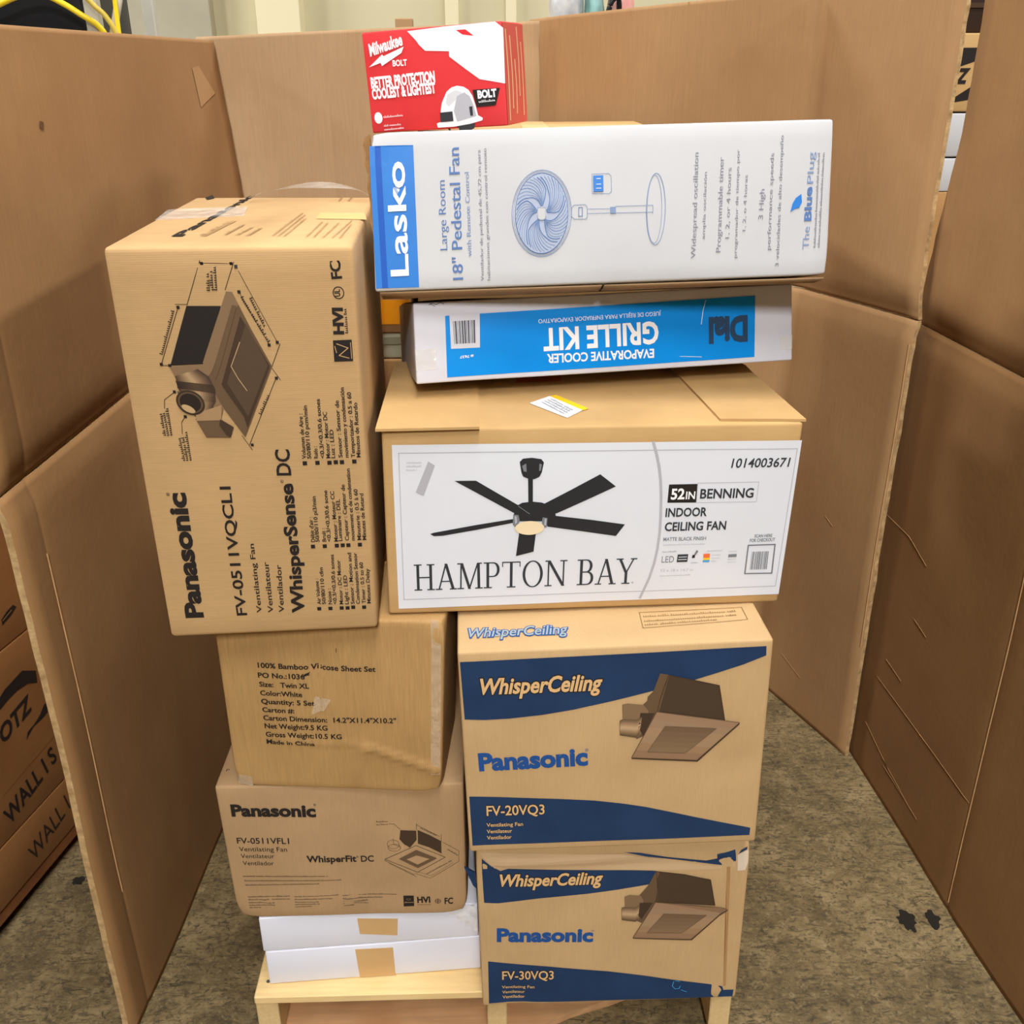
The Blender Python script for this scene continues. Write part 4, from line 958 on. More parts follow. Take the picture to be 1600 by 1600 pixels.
DULL = clear('dull_clear_tape', (.80, .66, .48), .22, .3)
bam = Carton('carton', 'plain dented bedding carton with rows of black shipping print', pos=(-0.4733,1.3532,0.6124), yaw=-0.0628, tilt=-0.0006, roll=0.0027, d=.205, board=KRAFT_V,
             w=0.3604, h=0.3330, warp={(0, 0): (-0.9, 0), (1, 0): (-8.9, 0), (1, 1): (7.5, 0), (0, 1): (0, 0)}, seed=9, bulge=(.006, .001, 0), grid=.0085, noise_amp=.002,
             dents=(((.36, 0, .0), .03, (-.004, .004, .003)), ((0, 0, 0), .03, (.005, .003, .003)), ((.165, 0, .25), .03, (0, .005, 0)), ((.36, 0, .337), .03, (-.006, .006, -.004))),
             ridges=((.225, .096, .362, .042, .0040, .0070), (.228, .095, .215, .005, .004, .0034), (.20, .012, .235, .095, .004, .002), (.160, .150, .163, .262, .0040, -.003), (.172, .150, .174, .262, .009, .0012), (.08, .10, .22, .098, .004, .0020), (.29, .05, .29, .32, .004, -.0012), (.335, .0, .335, .33, .003, -.002)))
g = Print(bam, 'shipping_lettering')
for t, a in (('100% Bamboo Viscose Sheet Set', [(64.9,243.1),(252.6,241.7),(65.8,252.1)]), ('PO No.:1036', [(63.6,224.6),(138.8,224.8),(64.5,233.7)]), ('Size:   Twin XL', [(64.1,207.6),(145.1,207.7),(64.9,216.5)]),
             ('Color:White', [(64.0,190.8),(132.7,190.8),(64.9,199.7)]), ('Quantity: 5 Set', [(64.0,174.1),(152.1,174.6),(65.0,183.4)]), ('Carton #:', [(64.1,157.6),(116.9,157.7),(65.0,166.7)]),
             ('Carton Dimension:  14.2"X11.4"X10.2"', [(64.1,141.0),(283.8,143.5),(65.0,150.5)]), ('Net Weight:9.5 KG', [(64.5,124.6),(169.9,125.5),(65.4,134.2)]),
             ('Gross Weight:10.5 KG', [(64.7,107.4),(192.8,108.6),(65.7,117.0)]), ('Made in China', [(64.4,92.7),(146.2,92.4),(65.3,101.7)])):
    g.text(t, a, BLACK, .022, 0, 4)
g.poly([(133.1,227.1),(140.0,234.2),(148.7,237.6),(145.2,233.2),(148.3,232.6),(141.0,230.5)], BLACK, 3)
g.line([(191.3,281.5),(191.2,274.8)], .9, BLACK, 2)
g.done()
bam.sheet('clear_tape', 'front', [(340.3,336.9),(355.1,337.4),(357.9,39.4),(341.6,37.0)], .0004, DULL)
bam.sheet('clear_tape', 'front', [(153.2,191.2),(179.8,187.5),(167.9,167.8),(147.0,158.9)], .0005, DULL, lift=.004)
bam.sheet('clear_tape', 'front', [(5.3,22.2),(29.6,19.8),(29.6,-1.1),(-1.6,1.0)], .0006, DULL, lift=-.0)

sen = Carton('carton', 'tall brown fan carton printed sideways, topmost of the left-hand stack', pos=(-0.5157,1.2817,0.9497), yaw=0.0680, tilt=0.0003, roll=0.0005, d=.53, board=KRAFT,
             w=0.3123, h=0.5719, warp={(0, 0): (1.6, -0.7), (1, 0): (-1.2, 1.0), (0, 1): (-0.9, 1.8), (1, 1): (0.7, -2.1)}, seed=10, bulge=(.004, .003, .001), grid=.03, r=.007,
             ridges=((.01, .548, .30, .550, .003, -.0016), (.01, .030, .30, .032, .003, -.0012)))
g = Print(sen, 'brand_lettering'); g.text('Panasonic', [(52.6,34.9),(54.9,233.6),(28.6,36.1)], BLACK, .045); g.text('\u00ae', [(33.6,230.9),(34.0,236.3),(29.2,231.1)], BLACK); g.done()
g = Print(sen, 'model_lettering')
for t, a, b in (('FV-0511VQCL1', [(118.1,34.3),(119.5,242.9),(103.5,35.0)], .018), ('Ventilating Fan', [(140.5,37.5),(142.0,152.8),(133.4,37.9)], .01), ('Ventilateur', [(157.6,36.7),(159.5,122.0),(150.0,37.0)], .01), ('Ventilador', [(173.8,36.4),(177.1,116.5),(166.2,36.8)], .01),
             ('WhisperSense', [(203.9,35.4),(206.1,243.7),(186.3,36.3)], .034), ('DC', [(205.6,258.0),(206.6,296.1),(186.5,258.6)], .02), ('\u00ae', [(194.2,246.1),(194.2,251.5),(190.1,246.2)], 0)):
    g.text(t, a, BLACK, b)
g.done()
g = Print(sen, 'specification_lettering')
def col(bul, rows):
    for b in bul: g.poly([(b[0]-3, b[1]-3), (b[0]+3, b[1]-3), (b[0]+3, b[1]+3), (b[0]-3, b[1]+3)], BLACK)
    for t, a in rows:
        d = (Vector(a[1])-Vector(a[0])).normalized(); n = Vector((-d.y, d.x)); g.text(t, [a[0], a[1], tuple(Vector(a[0])+n*5.4)], BLACK, .016)
col([(226.4,39.2),(243.2,38.9),(260.0,38.9),(268.9,38.5),(277.4,39.4),(293.8,38.6)],
    [('Air Volume :', [(229.9,47.3),(229.3,90.9)]), ('50/80/110 cfm', [(237.1,47.0),(237.4,109.3)]), ('Noise :', [(246.2,46.5),(246.4,73.4)]), ('<0.3/<0.3/0.6 sones', [(253.4,46.2),(255.0,129.7)]),
     ('Motor : DC Motor', [(262.9,45.7),(263.7,120.1)]), ('Light : LED', [(271.1,45.3),(271.7,94.4)]), ('Sensor : Motion and', [(279.8,45.4),(280.5,131.3)]), ('Condensation Sensor', [(287.9,45.0),(288.9,130.9)]),
     ('Timer : 0.5 to 60', [(296.6,45.4),(296.8,114.7)]), ('Minutes Delay', [(304.3,45.0),(305.1,103.6)])])
col([(226.3,144.1),(243.3,143.9),(260.8,143.9),(269.4,144.1),(277.6,143.8),(294.4,143.8)],
    [("D\u00e9bit d'air :", [(229.8,151.7),(229.5,191.6)]), ('50/80/110 pi3/min', [(236.2,151.5),(236.8,223.8)]), ('Bruit :', [(246.0,151.6),(246.1,173.1)]), ('<0.3/<0.3/0.6 sone', [(253.0,151.3),(253.8,232.2)]),
     ('Moteur : Moteur CC', [(263.2,150.9),(263.3,230.6)]), ('Luminaire : DEL', [(269.3,151.4),(270.5,217.9)]), ('Capteur : Capteur de', [(279.1,151.8),(278.9,240.0)]), ('mouvement et de condensation', [(287.5,151.4),(287.9,264.1)]),
     ('Minuterie : 0.5 \u00e0 60', [(296.8,151.6),(296.5,232.0)]), ('Minutes de Retard', [(304.2,151.3),(304.3,225.0)])])
col([(226.4,274.8),(243.8,274.8),(260.5,274.2),(269.3,274.7),(277.8,274.4),(295.1,274.6)],
    [('Volumen de Aire :', [(228.8,282.0),(229.5,348.2)]), ('50/80/110 pcm/min', [(235.9,281.8),(236.6,359.6)]), ('Ruido :', [(245.3,282.0),(245.4,299.5)]), ('<0.3/<0.3/0.6 sones', [(254.2,281.7),(254.7,368.4)]),
     ('Motor : Motor DC', [(262.2,281.5),(262.7,349.7)]), ('Luz : LED', [(268.9,281.3),(269.5,323.3)]), ('Sensor : Sensor de', [(279.2,281.7),(280.1,365.5)]), ('movimiento y condensaci\u00f3n', [(287.7,281.4),(288.3,383.6)]),
     ('Temporizador : 0.5 a 60', [(296.7,281.1),(297.4,376.6)]), ('Minutos de Retardo', [(304.3,280.9),(304.7,361.4)])])
g.done()
g = Print(sen, 'approval_marks')
g.text('FC', [(296.2,531.5),(294.9,553.4),(283.4,531.6)], BLACK, .03)
c0, cx, cy = [(290.5,512.3),(298.1,512.2),(291.1,520.8)]
g.ell(c0, abs(cx[0]-c0[0])*.9, abs(cy[1]-c0[1])*.9, BLACK, 2, w=1.2); g.text('UL', [(292.6,507.9),(292.3,516.9),(285.4,508.0)], BLACK, .02, 0, 3)
g.text('HVI', [(293.3,458.1),(293.8,491.5),(280.7,458.2)], BLACK, .05).greek([(299.2,458.5),(299.1,491.5)], 4, BLACK, 2)
g.poly([(278.5,449.0),(303.4,449.6),(303.4,420.3),(278.3,420.0)], BLACK, 2).line([(283.1,444.4),(297.8,438.3),(285.5,428.3),(298.3,424.3)], 1.2, KRAFT, 3).line([(280.4,441.1),(282.2,432.2)], 1.0, KRAFT, 3).line([(301.5,445.8),(301.7,423.7)], .9, KRAFT, 3)
g.done()
g = Print(sen, 'product_drawing')
g.poly([(94.2,497.6),(138.1,497.1),(105.4,420.7),(62.5,418.9)], BLACK, 3)
g.poly([(147.0,515.9),(154.7,514.9),(173.5,466.5),(195.6,415.9),(172.7,366.7),(149.2,316.7),(125.2,358.3),(107.9,399.7),(105.6,422.7)], P2, 3)
g.poly([(147.0,515.9),(154.7,514.9),(161.0,498.5),(149.8,484.0),(116.9,412.3),(107.9,399.7),(105.6,422.7)], P3, 4).poly([(152.7,498.6),(158.5,497.3),(130.2,422.2),(120.1,399.5),(116.5,409.8)], P2, 5)
g.poly([(161.6,483.9),(193.2,416.0),(153.8,330.5),(151.1,346.6),(126.4,391.7)], P1, 5)
g.poly([(167.7,474.0),(190.4,417.3),(156.8,346.5),(134.1,394.1)], ink('photo_brown_grille', 82, 64, 47), 6)
g.line([(157.2,449.4),(142.2,416.9),(149.5,400.2),(159.3,383.2)], 1.1, P5, 7)
g.poly([(60.7,416.9),(105.8,420.2),(108.4,399.7),(124.7,358.4),(120.9,347.4),(102.1,374.0),(68.8,398.0)], P3, 4)
D5 = ((70, 54, 40), (128, 102, 74), (176, 146, 108), (120, 94, 68), (66, 50, 38))
g.grad([(66.4,404.4),(68.2,390.3),(70.4,374.8),(75.9,361.6),(85.1,348.2)], [(97.7,413.7),(110.9,403.5),(117.2,386.7),(116.1,368.5),(106.9,354.3)], D5, 5)
g.grad([(66.4,398.0),(67.6,392.9),(67.8,387.7)], [(114.2,391.9),(116.5,386.7),(117.1,380.2)], ((44, 34, 26), (80, 62, 46), (60, 46, 34)), 6)
g.grad([(66.3,383.9),(67.3,377.4)], [(114.5,375.1),(113.0,367.3)], ((90, 70, 52), (190, 160, 120), (150, 122, 90), (70, 54, 40)), 6)
e0, e1, e2 = [Vector(p) for p in [(82.1,367.7),(99.0,357.9),(74.1,349.0)]]
for kk, cc in ((1.0, (58, 44, 33)), (.86, (92, 72, 52)), (.74, (40, 31, 24))): g.ell(e0, (e1-e0).length*kk, (e2-e0).length*.82*kk, tone(cc), 7+int(kk < .9)+int(kk < .8), math.atan2(e1.y-e0.y, e1.x-e0.x))
g.ell(e0+(e2-e0)*.45, (e1-e0).length*.50, (e2-e0).length*.22, tone((182, 152, 112)), 10, math.atan2(e1.y-e0.y, e1.x-e0.x))
g.poly([(86.9,352.2),(122.9,363.6),(120.2,342.1),(86.7,341.6)], P4, 6).poly([(85.3,344.8),(118.3,341.2),(116.4,334.8),(124.3,320.1),(129.4,317.0),(96.4,317.8)], P2, 5).poly([(118.6,344.0),(135.5,332.0),(129.4,317.0),(124.3,320.1),(116.4,334.8)], P1, 6)
g.line([(79.9,499.7),(95.1,499.5)], .7, P1).line([(118.1,552.1),(158.3,550.8)], .8, P1).line([(118.6,555.3),(95.0,498.8)], .8, P1).line([(160.9,553.2),(145.9,517.9)], .8, P1)
g.line([(162.6,548.5),(206.1,447.4)], .8, P1).line([(162.6,516.5),(195.2,444.3)], .8, P1).line([(209.1,446.1),(195.6,415.9)], .8, P1).line([(199.7,400.5),(153.4,304.9)], .8, P1)
g.line([(194.9,413.4),(204.9,396.5)], .8, P1).line([(83.4,496.5),(51.0,421.2)], .8, P1).line([(49.7,419.2),(62.1,418.4)], .8, P1).line([(144.9,318.9),(156.7,297.3)], .8, P1)
g.line([(63.0,382.7),(47.4,371.4),(45.6,359.2)], .8, P1).line([(72.0,347.8),(65.8,339.5),(64.4,322.7)], .8, P1)
for x, y in [(120.4,551.6),(157.4,551.1),(163.0,547.5),(205.7,448.1),(163.4,515.3),(194.7,444.8),(199.8,399.4),(83.4,496.0),(50.9,420.7),(61.7,418.9),(62.5,382.7),(72.0,347.8)] + [(157.3,305.1)]: g.poly([(x-2, y-2), (x+2, y-2), (x+2, y+2), (x-2, y+2)], BLACK, 4)
for i, a in enumerate(([(126.8,516.9),(127.9,538.2)], [(131.5,517.5),(132.5,541.7)], [(136.0,517.5),(137.8,548.2)], [(54.3,433.6),(77.3,489.8)], [(164.5,508.1),(193.6,447.6)], [(175.6,506.8),(189.9,470.0)], [(174.5,348.7),(188.6,376.0)],
                       [(42.0,321.0),(41.0,352.8)], [(46.3,320.8),(45.3,353.1)], [(50.7,321.2),(50.7,360.5)], [(62.8,284.1),(61.0,317.6)], [(67.1,284.0),(66.0,318.0)], [(71.6,284.3),(71.3,324.4)])): g.greek(a, 4.2, BLACK, 4, i)
g.done()
g = Print(sen, 'top_lettering', 'top')
g.text('Panasonic', [(80.7,83.8),(101.7,542.4),(67.1,85.3)], BLACK, .03)
for i, (a, h) in enumerate((([(112.7,80.3),(127.7,221.1)], 12), ([(137.8,90.1),(146.4,182.2)], 7), ([(153.9,88.4),(162.3,157.4)], 7), ([(169.5,83.5),(175.3,149.0)], 7), ([(201.6,79.9),(214.0,311.0)], 5), ([(209.6,79.0),(219.9,289.4)], 5), ([(217.5,75.0),(225.6,248.4)], 5),
                            ([(247.8,68.5),(253.7,216.1)], 4), ([(257.8,67.4),(262.8,205.6)], 4), ([(270.5,62.9),(279.1,203.8)], 4), ([(282.9,61.5),(296.0,230.5)], 4), ([(292.8,60.4),(297.8,188.6)], 4), ([(256.1,468.4),(257.4,528.5)], 5), ([(272.0,466.5),(273.7,526.5)], 5))):
    g.greek(a, h, BROWN_INK, 2, i)
g.poly([(19.6,523.2),(25.5,557.2),(38.1,513.0),(28.9,493.6)], BLACK, 2)
g.poly([(238.5,248.9),(239.5,318.7),(308.6,310.5),(315.9,239.9)], ink('stained_kraft', 204, 164, 106), 1)
g.done()
sen.sheet('clear_tape', 'top', [(4.2,244.7),(128.3,279.6),(119.3,365.7),(1.2,336.0)], .0006, CLEAR, lift=.003)
# loop of loose clear tape standing up at the back of the top
bm = bmesh.new(); rows = []
for k in range(19):
    t = k/18; a = math.pi*(.10+.80*t)
    x = .300-.11*math.cos(a)-.110+.02; z = sen.h + .001 + .024*math.sin(math.pi*t)**.8
    y0 = .44+.02*math.sin(3*t)
    rows.append([bm.verts.new(Vector((x, y0+dy_, z+.003*math.sin(9*t+dy_*60)))-sen.off) for dy_ in (0, .02, .045)])
for r0, r1 in zip(rows, rows[1:]):
    for i in (0, 1): bm.faces.new((r0[i], r0[i+1], r1[i+1], r1[i]))
me = bpy.data.meshes.new('tape_loop'); bm.to_mesh(me); bm.free(); smooth(me); o = link('tape_loop', me, sen.root, (CLEAR,)); o['label'] = 'loose loop of clear tape'

# ------------------------------------------------------------------ back row of the pallet
def plain(name, label, x, y, z, w, d, h, yaw=0, m=KRAFT_D, seed=0, group=None, tape=True, r=.005):
    c = Carton(name, label, pos=(x, y, z), yaw=yaw, w=w, d=d, h=h, board=m, seed=seed, bulge=(.002, .002, 0), grid=.06, r=r, group=group)
    if tape:
        c.sheet('paper_tape', 'top', [(w*500-28, 2), (w*500+28, 2), (w*500+28, d*1000-2), (w*500-28, d*1000-2)], .0005, TAPE, n=3)
        c.sheet('paper_tape', 'front', [(w*500-28, h*1000-60), (w*500+28, h*1000-60), (w*500+28, h*1000-1), (w*500-28, h*1000-1)], .0005, TAPE, n=2)
    return c
plain('carton', 'plain brown carton behind the white pedestal fan carton, under the red box', -.185, 1.975, 1.192, .49, .50, .420, .02, KRAFT_H, 21)
plain('carton', 'plain brown carton at the back of the pallet, third one down below the red box', -.30, 1.955, .672, .66, .50, .518, .02, KRAFT_D, 22)
plain('carton', 'plain brown carton at the back of the pallet, lowest below the red box', -.28, 1.955, .1415, .62, .50, .529, .02, KRAFT_D, 23)
# objects glimpsed through the slot between the left and right stacks
cb = Carton('storage_bin', 'pale green plastic bin glimpsed through the slot left of the grille carton', pos=(-.293, 1.960, 1.1915), yaw=.0, w=.095, d=.24, h=.052,
            board=mat('pale_green_plastic', srgb(206, 208, 180), .5), seed=24, bulge=(.0, .0, 0), grid=.05, r=.004, cat='bin')
cb.sheet('rim', 'front', [(-1, 30), (96, 30), (96, 44), (-1, 44)], .003, mat('dull_green_plastic', srgb(150, 148, 120), .5), n=2)
ob = Carton('carton', 'small carton with an orange sticker glimpsed through the slot, on the pale green bin', pos=(-.296, 1.955, 1.2445), yaw=.0, w=.098, d=.22, h=.118, board=KRAFT_D, seed=25, bulge=(.0, .0, 0), grid=.05, r=.003)
ob.sheet('orange_sticker', 'front', [(14, 18), (97, 18), (97, 66), (14, 66)], .0006, mat('orange_sticker', srgb(250, 160, 20), .5), n=2)

# ------------------------------------------------------------------ red helmet carton on top
mil = Carton('carton', 'red and white hard hat carton leaning on top of the back row', pos=(-0.2631,2.0367,1.6142), yaw=-0.2729, tilt=0.0047, roll=-0.0577, d=.147, board=RED_B,
             w=0.2702, h=0.1744, seed=11, bulge=(.002, .001, .001), grid=.03, r=.003)
g = Print(mil, 'white_panel')
g.poly([(91.0,170.5),(163.9,173.1),(176.2,173.2),(259.3,174.0),(273.4,162.9),(271.0,71.7),(247.6,76.9),(223.5,81.9),(200.3,98.9),(168.4,123.2),(168.6,131.9),(123.0,135.8),(112.1,146.2),(106.2,154.6)], WHITE_INK, 1)
g.poly([(184.7,165.8),(202.9,165.5),(217.8,154.0),(196.2,157.7)], RED_INK, 2); g.done()
g = Print(mil, 'brand_lettering')
g.text('Milwaukee', [(13.9,134.1),(81.0,148.9),(14.5,154.1)], WHITE_INK, .035, .25, 3)
g.poly([(8.2,115.3),(37.2,135.2),(40.1,132.3),(81.8,145.6),(76.2,135.3),(34.8,115.8),(32.9,121.4)], WHITE_INK, 2)
g.text('BOLT', [(57.1,114.1),(85.2,113.9),(58.3,124.0)], WHITE_INK, .03, 0, 3)
g.done()
g = Print(mil, 'slogan_lettering')
g.text('BETTER PROTECTION', [(9.4,79.6),(137.4,83.1),(9.7,96.8)], WHITE_INK, .05, 0, 3).text('COOLEST & LIGHTEST', [(9.2,60.3),(136.7,64.3),(9.7,77.1)], WHITE_INK, .05, 0, 3)
c0, cx, cy = [(16.1,26.6),(24.3,26.4),(17.4,36.7)]
g.ell(c0, abs(cx[0]-c0[0]), abs(cy[1]-c0[1]), WHITE_INK, 2)
g.greek([(26.9,26.0),(66.3,27.3)], 4, WHITE_INK, 3, 1).greek([(25.7,10.7),(61.3,11.7)], 3.4, WHITE_INK, 3, 2).greek([(25.8,3.8),(64.5,5.3)], 3.4, WHITE_INK, 3, 3); g.done()
g = Print(mil, 'helmet_picture')
g.poly([(208.2,64.7),(260.8,65.1),(250.8,36.1),(214.1,34.8)], BLACK, 3)
g.text('BOLT', [(218.5,49.9),(253.4,51.2),(220.7,62.3)], WHITE_INK, .05, 0, 4).greek([(219.1,42.3),(248.8,43.3)], 4, WHITE_INK, 4)
g.poly([(153.8,1.3),(158.6,1.1),(161.1,-6.1),(157.9,-5.9)], BLACK, 3).poly([(170.0,4.7),(208.8,7.5),(206.2,-1.3),(197.7,-5.1),(194.3,-8.0),(176.9,-7.2),(176.0,0.2)], CHAR, 3)
g.poly([(142.2,13.2),(143.5,32.7),(147.3,46.3),(158.2,64.4),(168.3,71.2),(179.4,73.5),(191.7,71.1),(201.1,65.1),(207.4,55.2),(212.2,38.5),(215.5,21.0),(224.4,15.8),(222.9,11.7),(198.7,6.9),(166.8,3.5),(134.8,3.4),(133.3,10.8)], WHITE_INK, 4)
g.poly([(177.8,55.6),(192.4,61.6),(202.7,54.1),(209.0,37.3),(212.3,20.1),(173.9,12.1),(169.3,31.2)], GREY_L, 5).poly([(159.3,59.4),(175.7,66.6),(189.3,61.7),(174.2,50.3),(160.6,40.0),(154.9,45.9)], ink('shell_grey', 206, 206, 210), 5)
g.poly([(141.9,29.4),(166.7,30.3),(167.0,13.3),(141.5,12.6)], CHAR, 6).poly([(199.9,36.7),(206.2,36.9),(206.1,20.9),(200.8,20.7)], CHAR, 6)
g.done()
g = Print(mil, 'side_wrap_print', 'right')
g.poly([(3, 2), (144, 2), (144, 172), (3, 172)], ink('faded_red_board', 186, 74, 62), 1)
for i, (u, a, b) in enumerate(((20, 10, 160), (45, 30, 150), (70, 20, 110), (95, 50, 165), (120, 15, 140))): g.line([(u, a), (u+3, (a+b)/2), (u, b)], 7, ink('faded_print', 206, 160, 120), 2)
g.done()

# ------------------------------------------------------------------ cartons behind the left sheet
LYAW = math.atan2(.304, .058)
lp = thing('pallet', (-1.189, 1.178, 0), 'dark wooden pallet at the left edge under the stacked wall cartons', 'pallet', rot=rotmat(LYAW))
def lboard(name, x0, x1, y0, y1, z0, z1, m=WOOD_D): return link(name, box_mesh(name, x0, x1, y0, y1, z0, z1, .002, 1), lp, (m,))
for y0 in (.004, .13, .26, .38): lboard('deck_board', 0, 1.0, y0, y0+.09, .036, .069)
for x0 in (.10, .80): lboard('stringer', x0, x0+.05, .03, .46, 0, .036)
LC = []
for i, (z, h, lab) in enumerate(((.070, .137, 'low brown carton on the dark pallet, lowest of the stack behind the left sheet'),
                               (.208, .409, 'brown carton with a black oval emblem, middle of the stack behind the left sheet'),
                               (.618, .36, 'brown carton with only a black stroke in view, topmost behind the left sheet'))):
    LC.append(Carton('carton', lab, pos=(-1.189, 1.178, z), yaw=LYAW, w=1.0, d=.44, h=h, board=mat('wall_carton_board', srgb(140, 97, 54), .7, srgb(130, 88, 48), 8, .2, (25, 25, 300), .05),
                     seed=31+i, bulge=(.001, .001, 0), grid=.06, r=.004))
g = Print(LC[0], 'lettering'); g.text('WALL I', [(549.2,28.0),(699.2,58.9),(537.0,72.6)], ink('soft_black_ink', 44, 34, 28), .0); g.done()
g = Print(LC[1], 'lettering'); g.text('WALL I S', [(511.9,29.4),(694.2,66.6),(498.8,71.4)], BLACK, .02)
g.text('OTZ', [(552.3,217.2),(658.0,233.8),(547.5,255.8)], BLACK, .03, .2)
g.poly([(557.8,312.2),(593.2,325.7),(626.2,329.7),(655.2,333.3),(694.7,307.9),(690.0,278.8),(661.6,295.4),(625.6,300.5),(597.6,298.6),(573.7,294.3),(550.3,290.1)], BLACK)
g.poly([(704.9,217.7),(699.5,193.7),(675.7,190.2),(646.3,191.1),(617.6,177.4),(627.3,192.2),(652.7,195.6),(675.1,203.6),(694.6,217.4)], BLACK)
g.line([(515.3,107.3),(700.0,124.5)], 1.0, ink('pressed_crease', 120, 78, 40)); g.done()
g = Print(LC[2], 'lettering'); g.poly([(632.7,63.3),(651.8,71.7),(674.7,75.9),(683.2,66.2),(663.6,57.7),(631.7,50.6)], BLACK); g.line([(634.8,59.7),(667.0,68.0)], 1.5, KRAFT_D, 3); g.done()

# ------------------------------------------------------------------ stack seen through the gap at the top right
RG = KRAFT_H
def rcarton(lab, z, h, m, x=1.02, w=.6, d=.5, y=2.90, s=0): return Carton('carton', lab, pos=(x, y, z), yaw=0, w=w, d=d, h=h, board=m, seed=s, bulge=(.001, .001, 0), grid=.06, r=.004)
rcarton('plain brown carton, lowest of the stack behind the gap at the upper right', 0, .70, KRAFT_D, s=41)
rcarton('plain brown carton under the white cartons behind the gap at the upper right', .701, .70, KRAFT_D, s=42)
w0 = .470
rcarton('lower white carton seen through the gap at the upper right', 1.402, .088, WHITE_B, s=43)
rcarton('upper white carton seen through the gap at the upper right', 1.494, .112, WHITE_B, s=44)
rz = rcarton('brown carton with a black letter Z seen through the gap at the upper right', 1.610, .193, RG, s=45)
g = Print(rz, 'lettering')
g.poly([(100, 158), (280, 158), (240, 130), (185, 112)], BLACK); g.text('Z', [(183, 72), (212, 72), (183, 106)], BLACK, .05, .25)
g.poly([(160, 20), (230, 66), (240, 66), (225, 30)], BLACK); g.text('OT', [(100, 72), (170, 72), (100, 106)], BLACK, .05, .25); g.done()
dk = Carton('storage_bin', 'black lidded plastic bin on top of the cartons behind the upper right gap', pos=(1.05, 2.93, 1.804), yaw=0, w=.5, d=.4, h=.20, board=mat('dark_bin_plastic', srgb(48, 32, 22), .5), seed=46, bulge=(0, 0, 0), grid=.06, r=.006, cat='bin')
dk.sheet('bin_rib', 'front', [(0, 60), (500, 60), (500, 72), (0, 72)], .004, mat('bin_rib_plastic', srgb(70, 50, 36), .5), n=2)

# ------------------------------------------------------------------ things above the left sheet: rack with bins and yellow cord
rack = thing('storage_rack', (-1.75, 2.9, 0), 'pale steel storage rack behind the left sheet holding black bins', 'rack')
def rpart(name, *a, m=STEEL): return link(name, box_mesh(name, *a, .004, 1), rack, (m,))
for x0 in (0, .64):
    for y0 in (0, .46): rpart('post', x0, x0+.035, y0, y0+.035, 0, 2.25)
for z in (.25, 1.0, 1.76):
    rpart('shelf', 0, .675, -.0, .495, z, z+.03)
brace = link('brace', tube_mesh('brace', [(.66, .02, 1.70), (.80, .02, 2.10)], .010), rack, (mat('brace_paint', srgb(214, 208, 194), .5),))
for i, (x, w, lab) in enumerate(((-1.71, .255, 'black plastic bin on the rack, left one of the two behind the left sheet'), (-1.40, .27, 'black plastic bin on the rack, right one of the two behind the left sheet'))):
    b = Carton('storage_bin', lab, pos=(x, 2.95, 1.791), yaw=0, w=w, d=.36, h=.24, board=BLACK_PLASTIC, seed=50+i, bulge=(0, 0, 0), grid=.06, r=.010, cat='bin')
    b.sheet('rim', 'front', [(0, 215), (w*1000, 215), (w*1000, 236), (0, 236)], .006, BLACK_PLASTIC, n=2)
def cord(pts, r=.011):
    out = []
    P = [Vector(p) for p in pts]
    for i in range(len(P)-1):
        a, b, c, d = P[max(i-1, 0)], P[i], P[i+1], P[min(i+2, len(P)-1)]
        for k in range(8):
            t = k/8; out.append(.5*((2*b)+(c-a)*t+(2*a-5*b+4*c-d)*t*t+(3*b-a-3*c+d)*t**3))
    out.append(P[-1]); return out
yc = tube_mesh('yellow_cord', cord([(-1.36, 2.885, 1.868), (-1.32, 2.88, 1.885), (-1.26, 2.88, 1.905), (-1.20, 2.88, 1.907), (-1.15, 2.88, 1.885), (-1.11, 2.88, 1.86), (-1.075, 2.89, 1.835), (-1.06, 2.90, 1.80), (-1.06, 2.91, 1.72)]), .0075)
tag(link('extension_cord', yc, None, (YELLOW_RUBBER,)), 'bright yellow cord draped over the front of the black bins', 'cord')
yc = tube_mesh('cord_b', cord([(-1.16, 2.99, 2.034), (-1.13, 2.93, 2.045), (-1.12, 2.865, 1.95), (-1.07, 2.86, 1.885), (-1.04, 2.86, 1.855), (-1.015, 2.86, 1.80), (-1.01, 2.86, 1.70)]), .0065)
tag(link('extension_cord', yc, None, (mat('dull_yellow_cord', srgb(196, 172, 66), .5),)), 'dull yellow cord hanging right of the black bins', 'cord')
yc = tube_mesh('cord_c', cord([(-1.02, 2.92, 2.10), (-1.022, 2.90, 1.98), (-1.025, 2.90, 1.88), (-1.03, 2.90, 1.70)]), .006)
tag(link('extension_cord', yc, None, (YELLOW_RUBBER,)), 'short yellow cord hanging straight down beside the rack post', 'cord')

# wooden post behind the back sheet
tag(link('wooden_post', box_mesh('wooden_post', -.283, -.240, 2.75, 2.79, 0, 1.842, .003), None, (mat('post_wood', srgb(170, 136, 96), .7),)), 'short wooden post poking up behind the sheet, left of the red box', 'post')

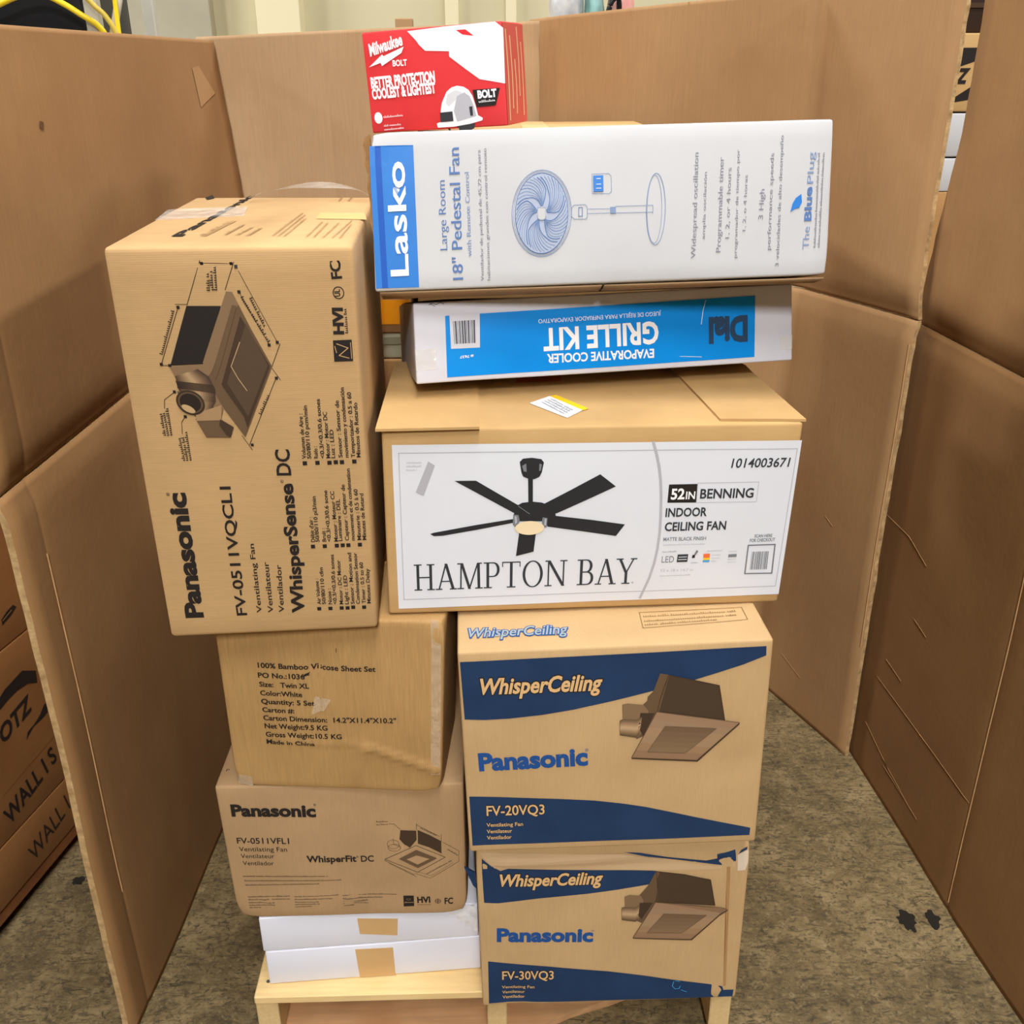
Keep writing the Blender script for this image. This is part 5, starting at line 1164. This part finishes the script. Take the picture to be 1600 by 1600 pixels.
# bundled bags on a high shelf behind the right part of the back sheets
tb = thing('storage_rack', (.05, 4.0, 0), 'pale steel shelf rack far behind the red box holding soft bags', 'rack')
def tpart(name, *a): return link(name, box_mesh(name, *a, .004, 1), tb, (STEEL,))
for x0 in (0, .66):
    for y0 in (0, .46): tpart('post', x0, x0+.035, y0, y0+.035, 0, 1.80)
for z in (.25, 1.0, 1.80): tpart('shelf', 0, .70, 0, .50, z, z+.03)
def bag(name, lab, x, y, z, rx, ry, rz, m, seed, cat='bag'):
    bm = bmesh.new(); bmesh.ops.create_uvsphere(bm, u_segments=28, v_segments=18, radius=1)
    for v in bm.verts:
        p = v.co.copy(); k = 1+.16*noise.noise(p*2.2+Vector((seed, 0, 0)))+.07*noise.noise(p*6+Vector((0, seed, 0)))
        q = Vector((p.x*rx*k, p.y*ry*k, p.z*rz*k))
        if q.z < -rz*.72: q.z = -rz*.72
        v.co = q+Vector((0, 0, rz*.72))
    me = bpy.data.meshes.new(name); bm.to_mesh(me); bm.free(); smooth(me)
    o = link(name, me, None, (m,)); o.location = (x, y, z); tag(o, lab, cat); return o
bag('plastic_bag', 'whitish plastic bag on the far shelf, just right of the red box', .215, 4.12, 1.8305, .062, .09, .13, mat('whitish_plastic', srgb(206, 204, 202), .4, srgb(176, 178, 184), 22), 1)
bag('plastic_bag', 'pale teal plastic bag on the far shelf beside the whitish one', .318, 4.12, 1.8305, .036, .08, .12, mat('pale_teal_plastic', srgb(160, 204, 198), .4, srgb(140, 190, 186), 20), 2)
bag('plastic_bag', 'pinkish cloth bag on the far shelf, rightmost of the bags', .415, 4.12, 1.8305, .050, .08, .12, mat('pink_cloth', srgb(226, 150, 146), .8, srgb(206, 178, 150), 26), 3)
st_ = tube_mesh('strap', cord([(.30, 4.03, 1.838), (.345, 4.02, 1.845), (.36, 4.02, 1.90), (.375, 4.02, 1.945), (.40, 4.03, 1.95), (.405, 4.05, 1.86)]), .010)
tag(link('strap', st_, None, (BLACK_PLASTIC,)), 'black strap lying bent in front of the bags on the far shelf', 'strap')
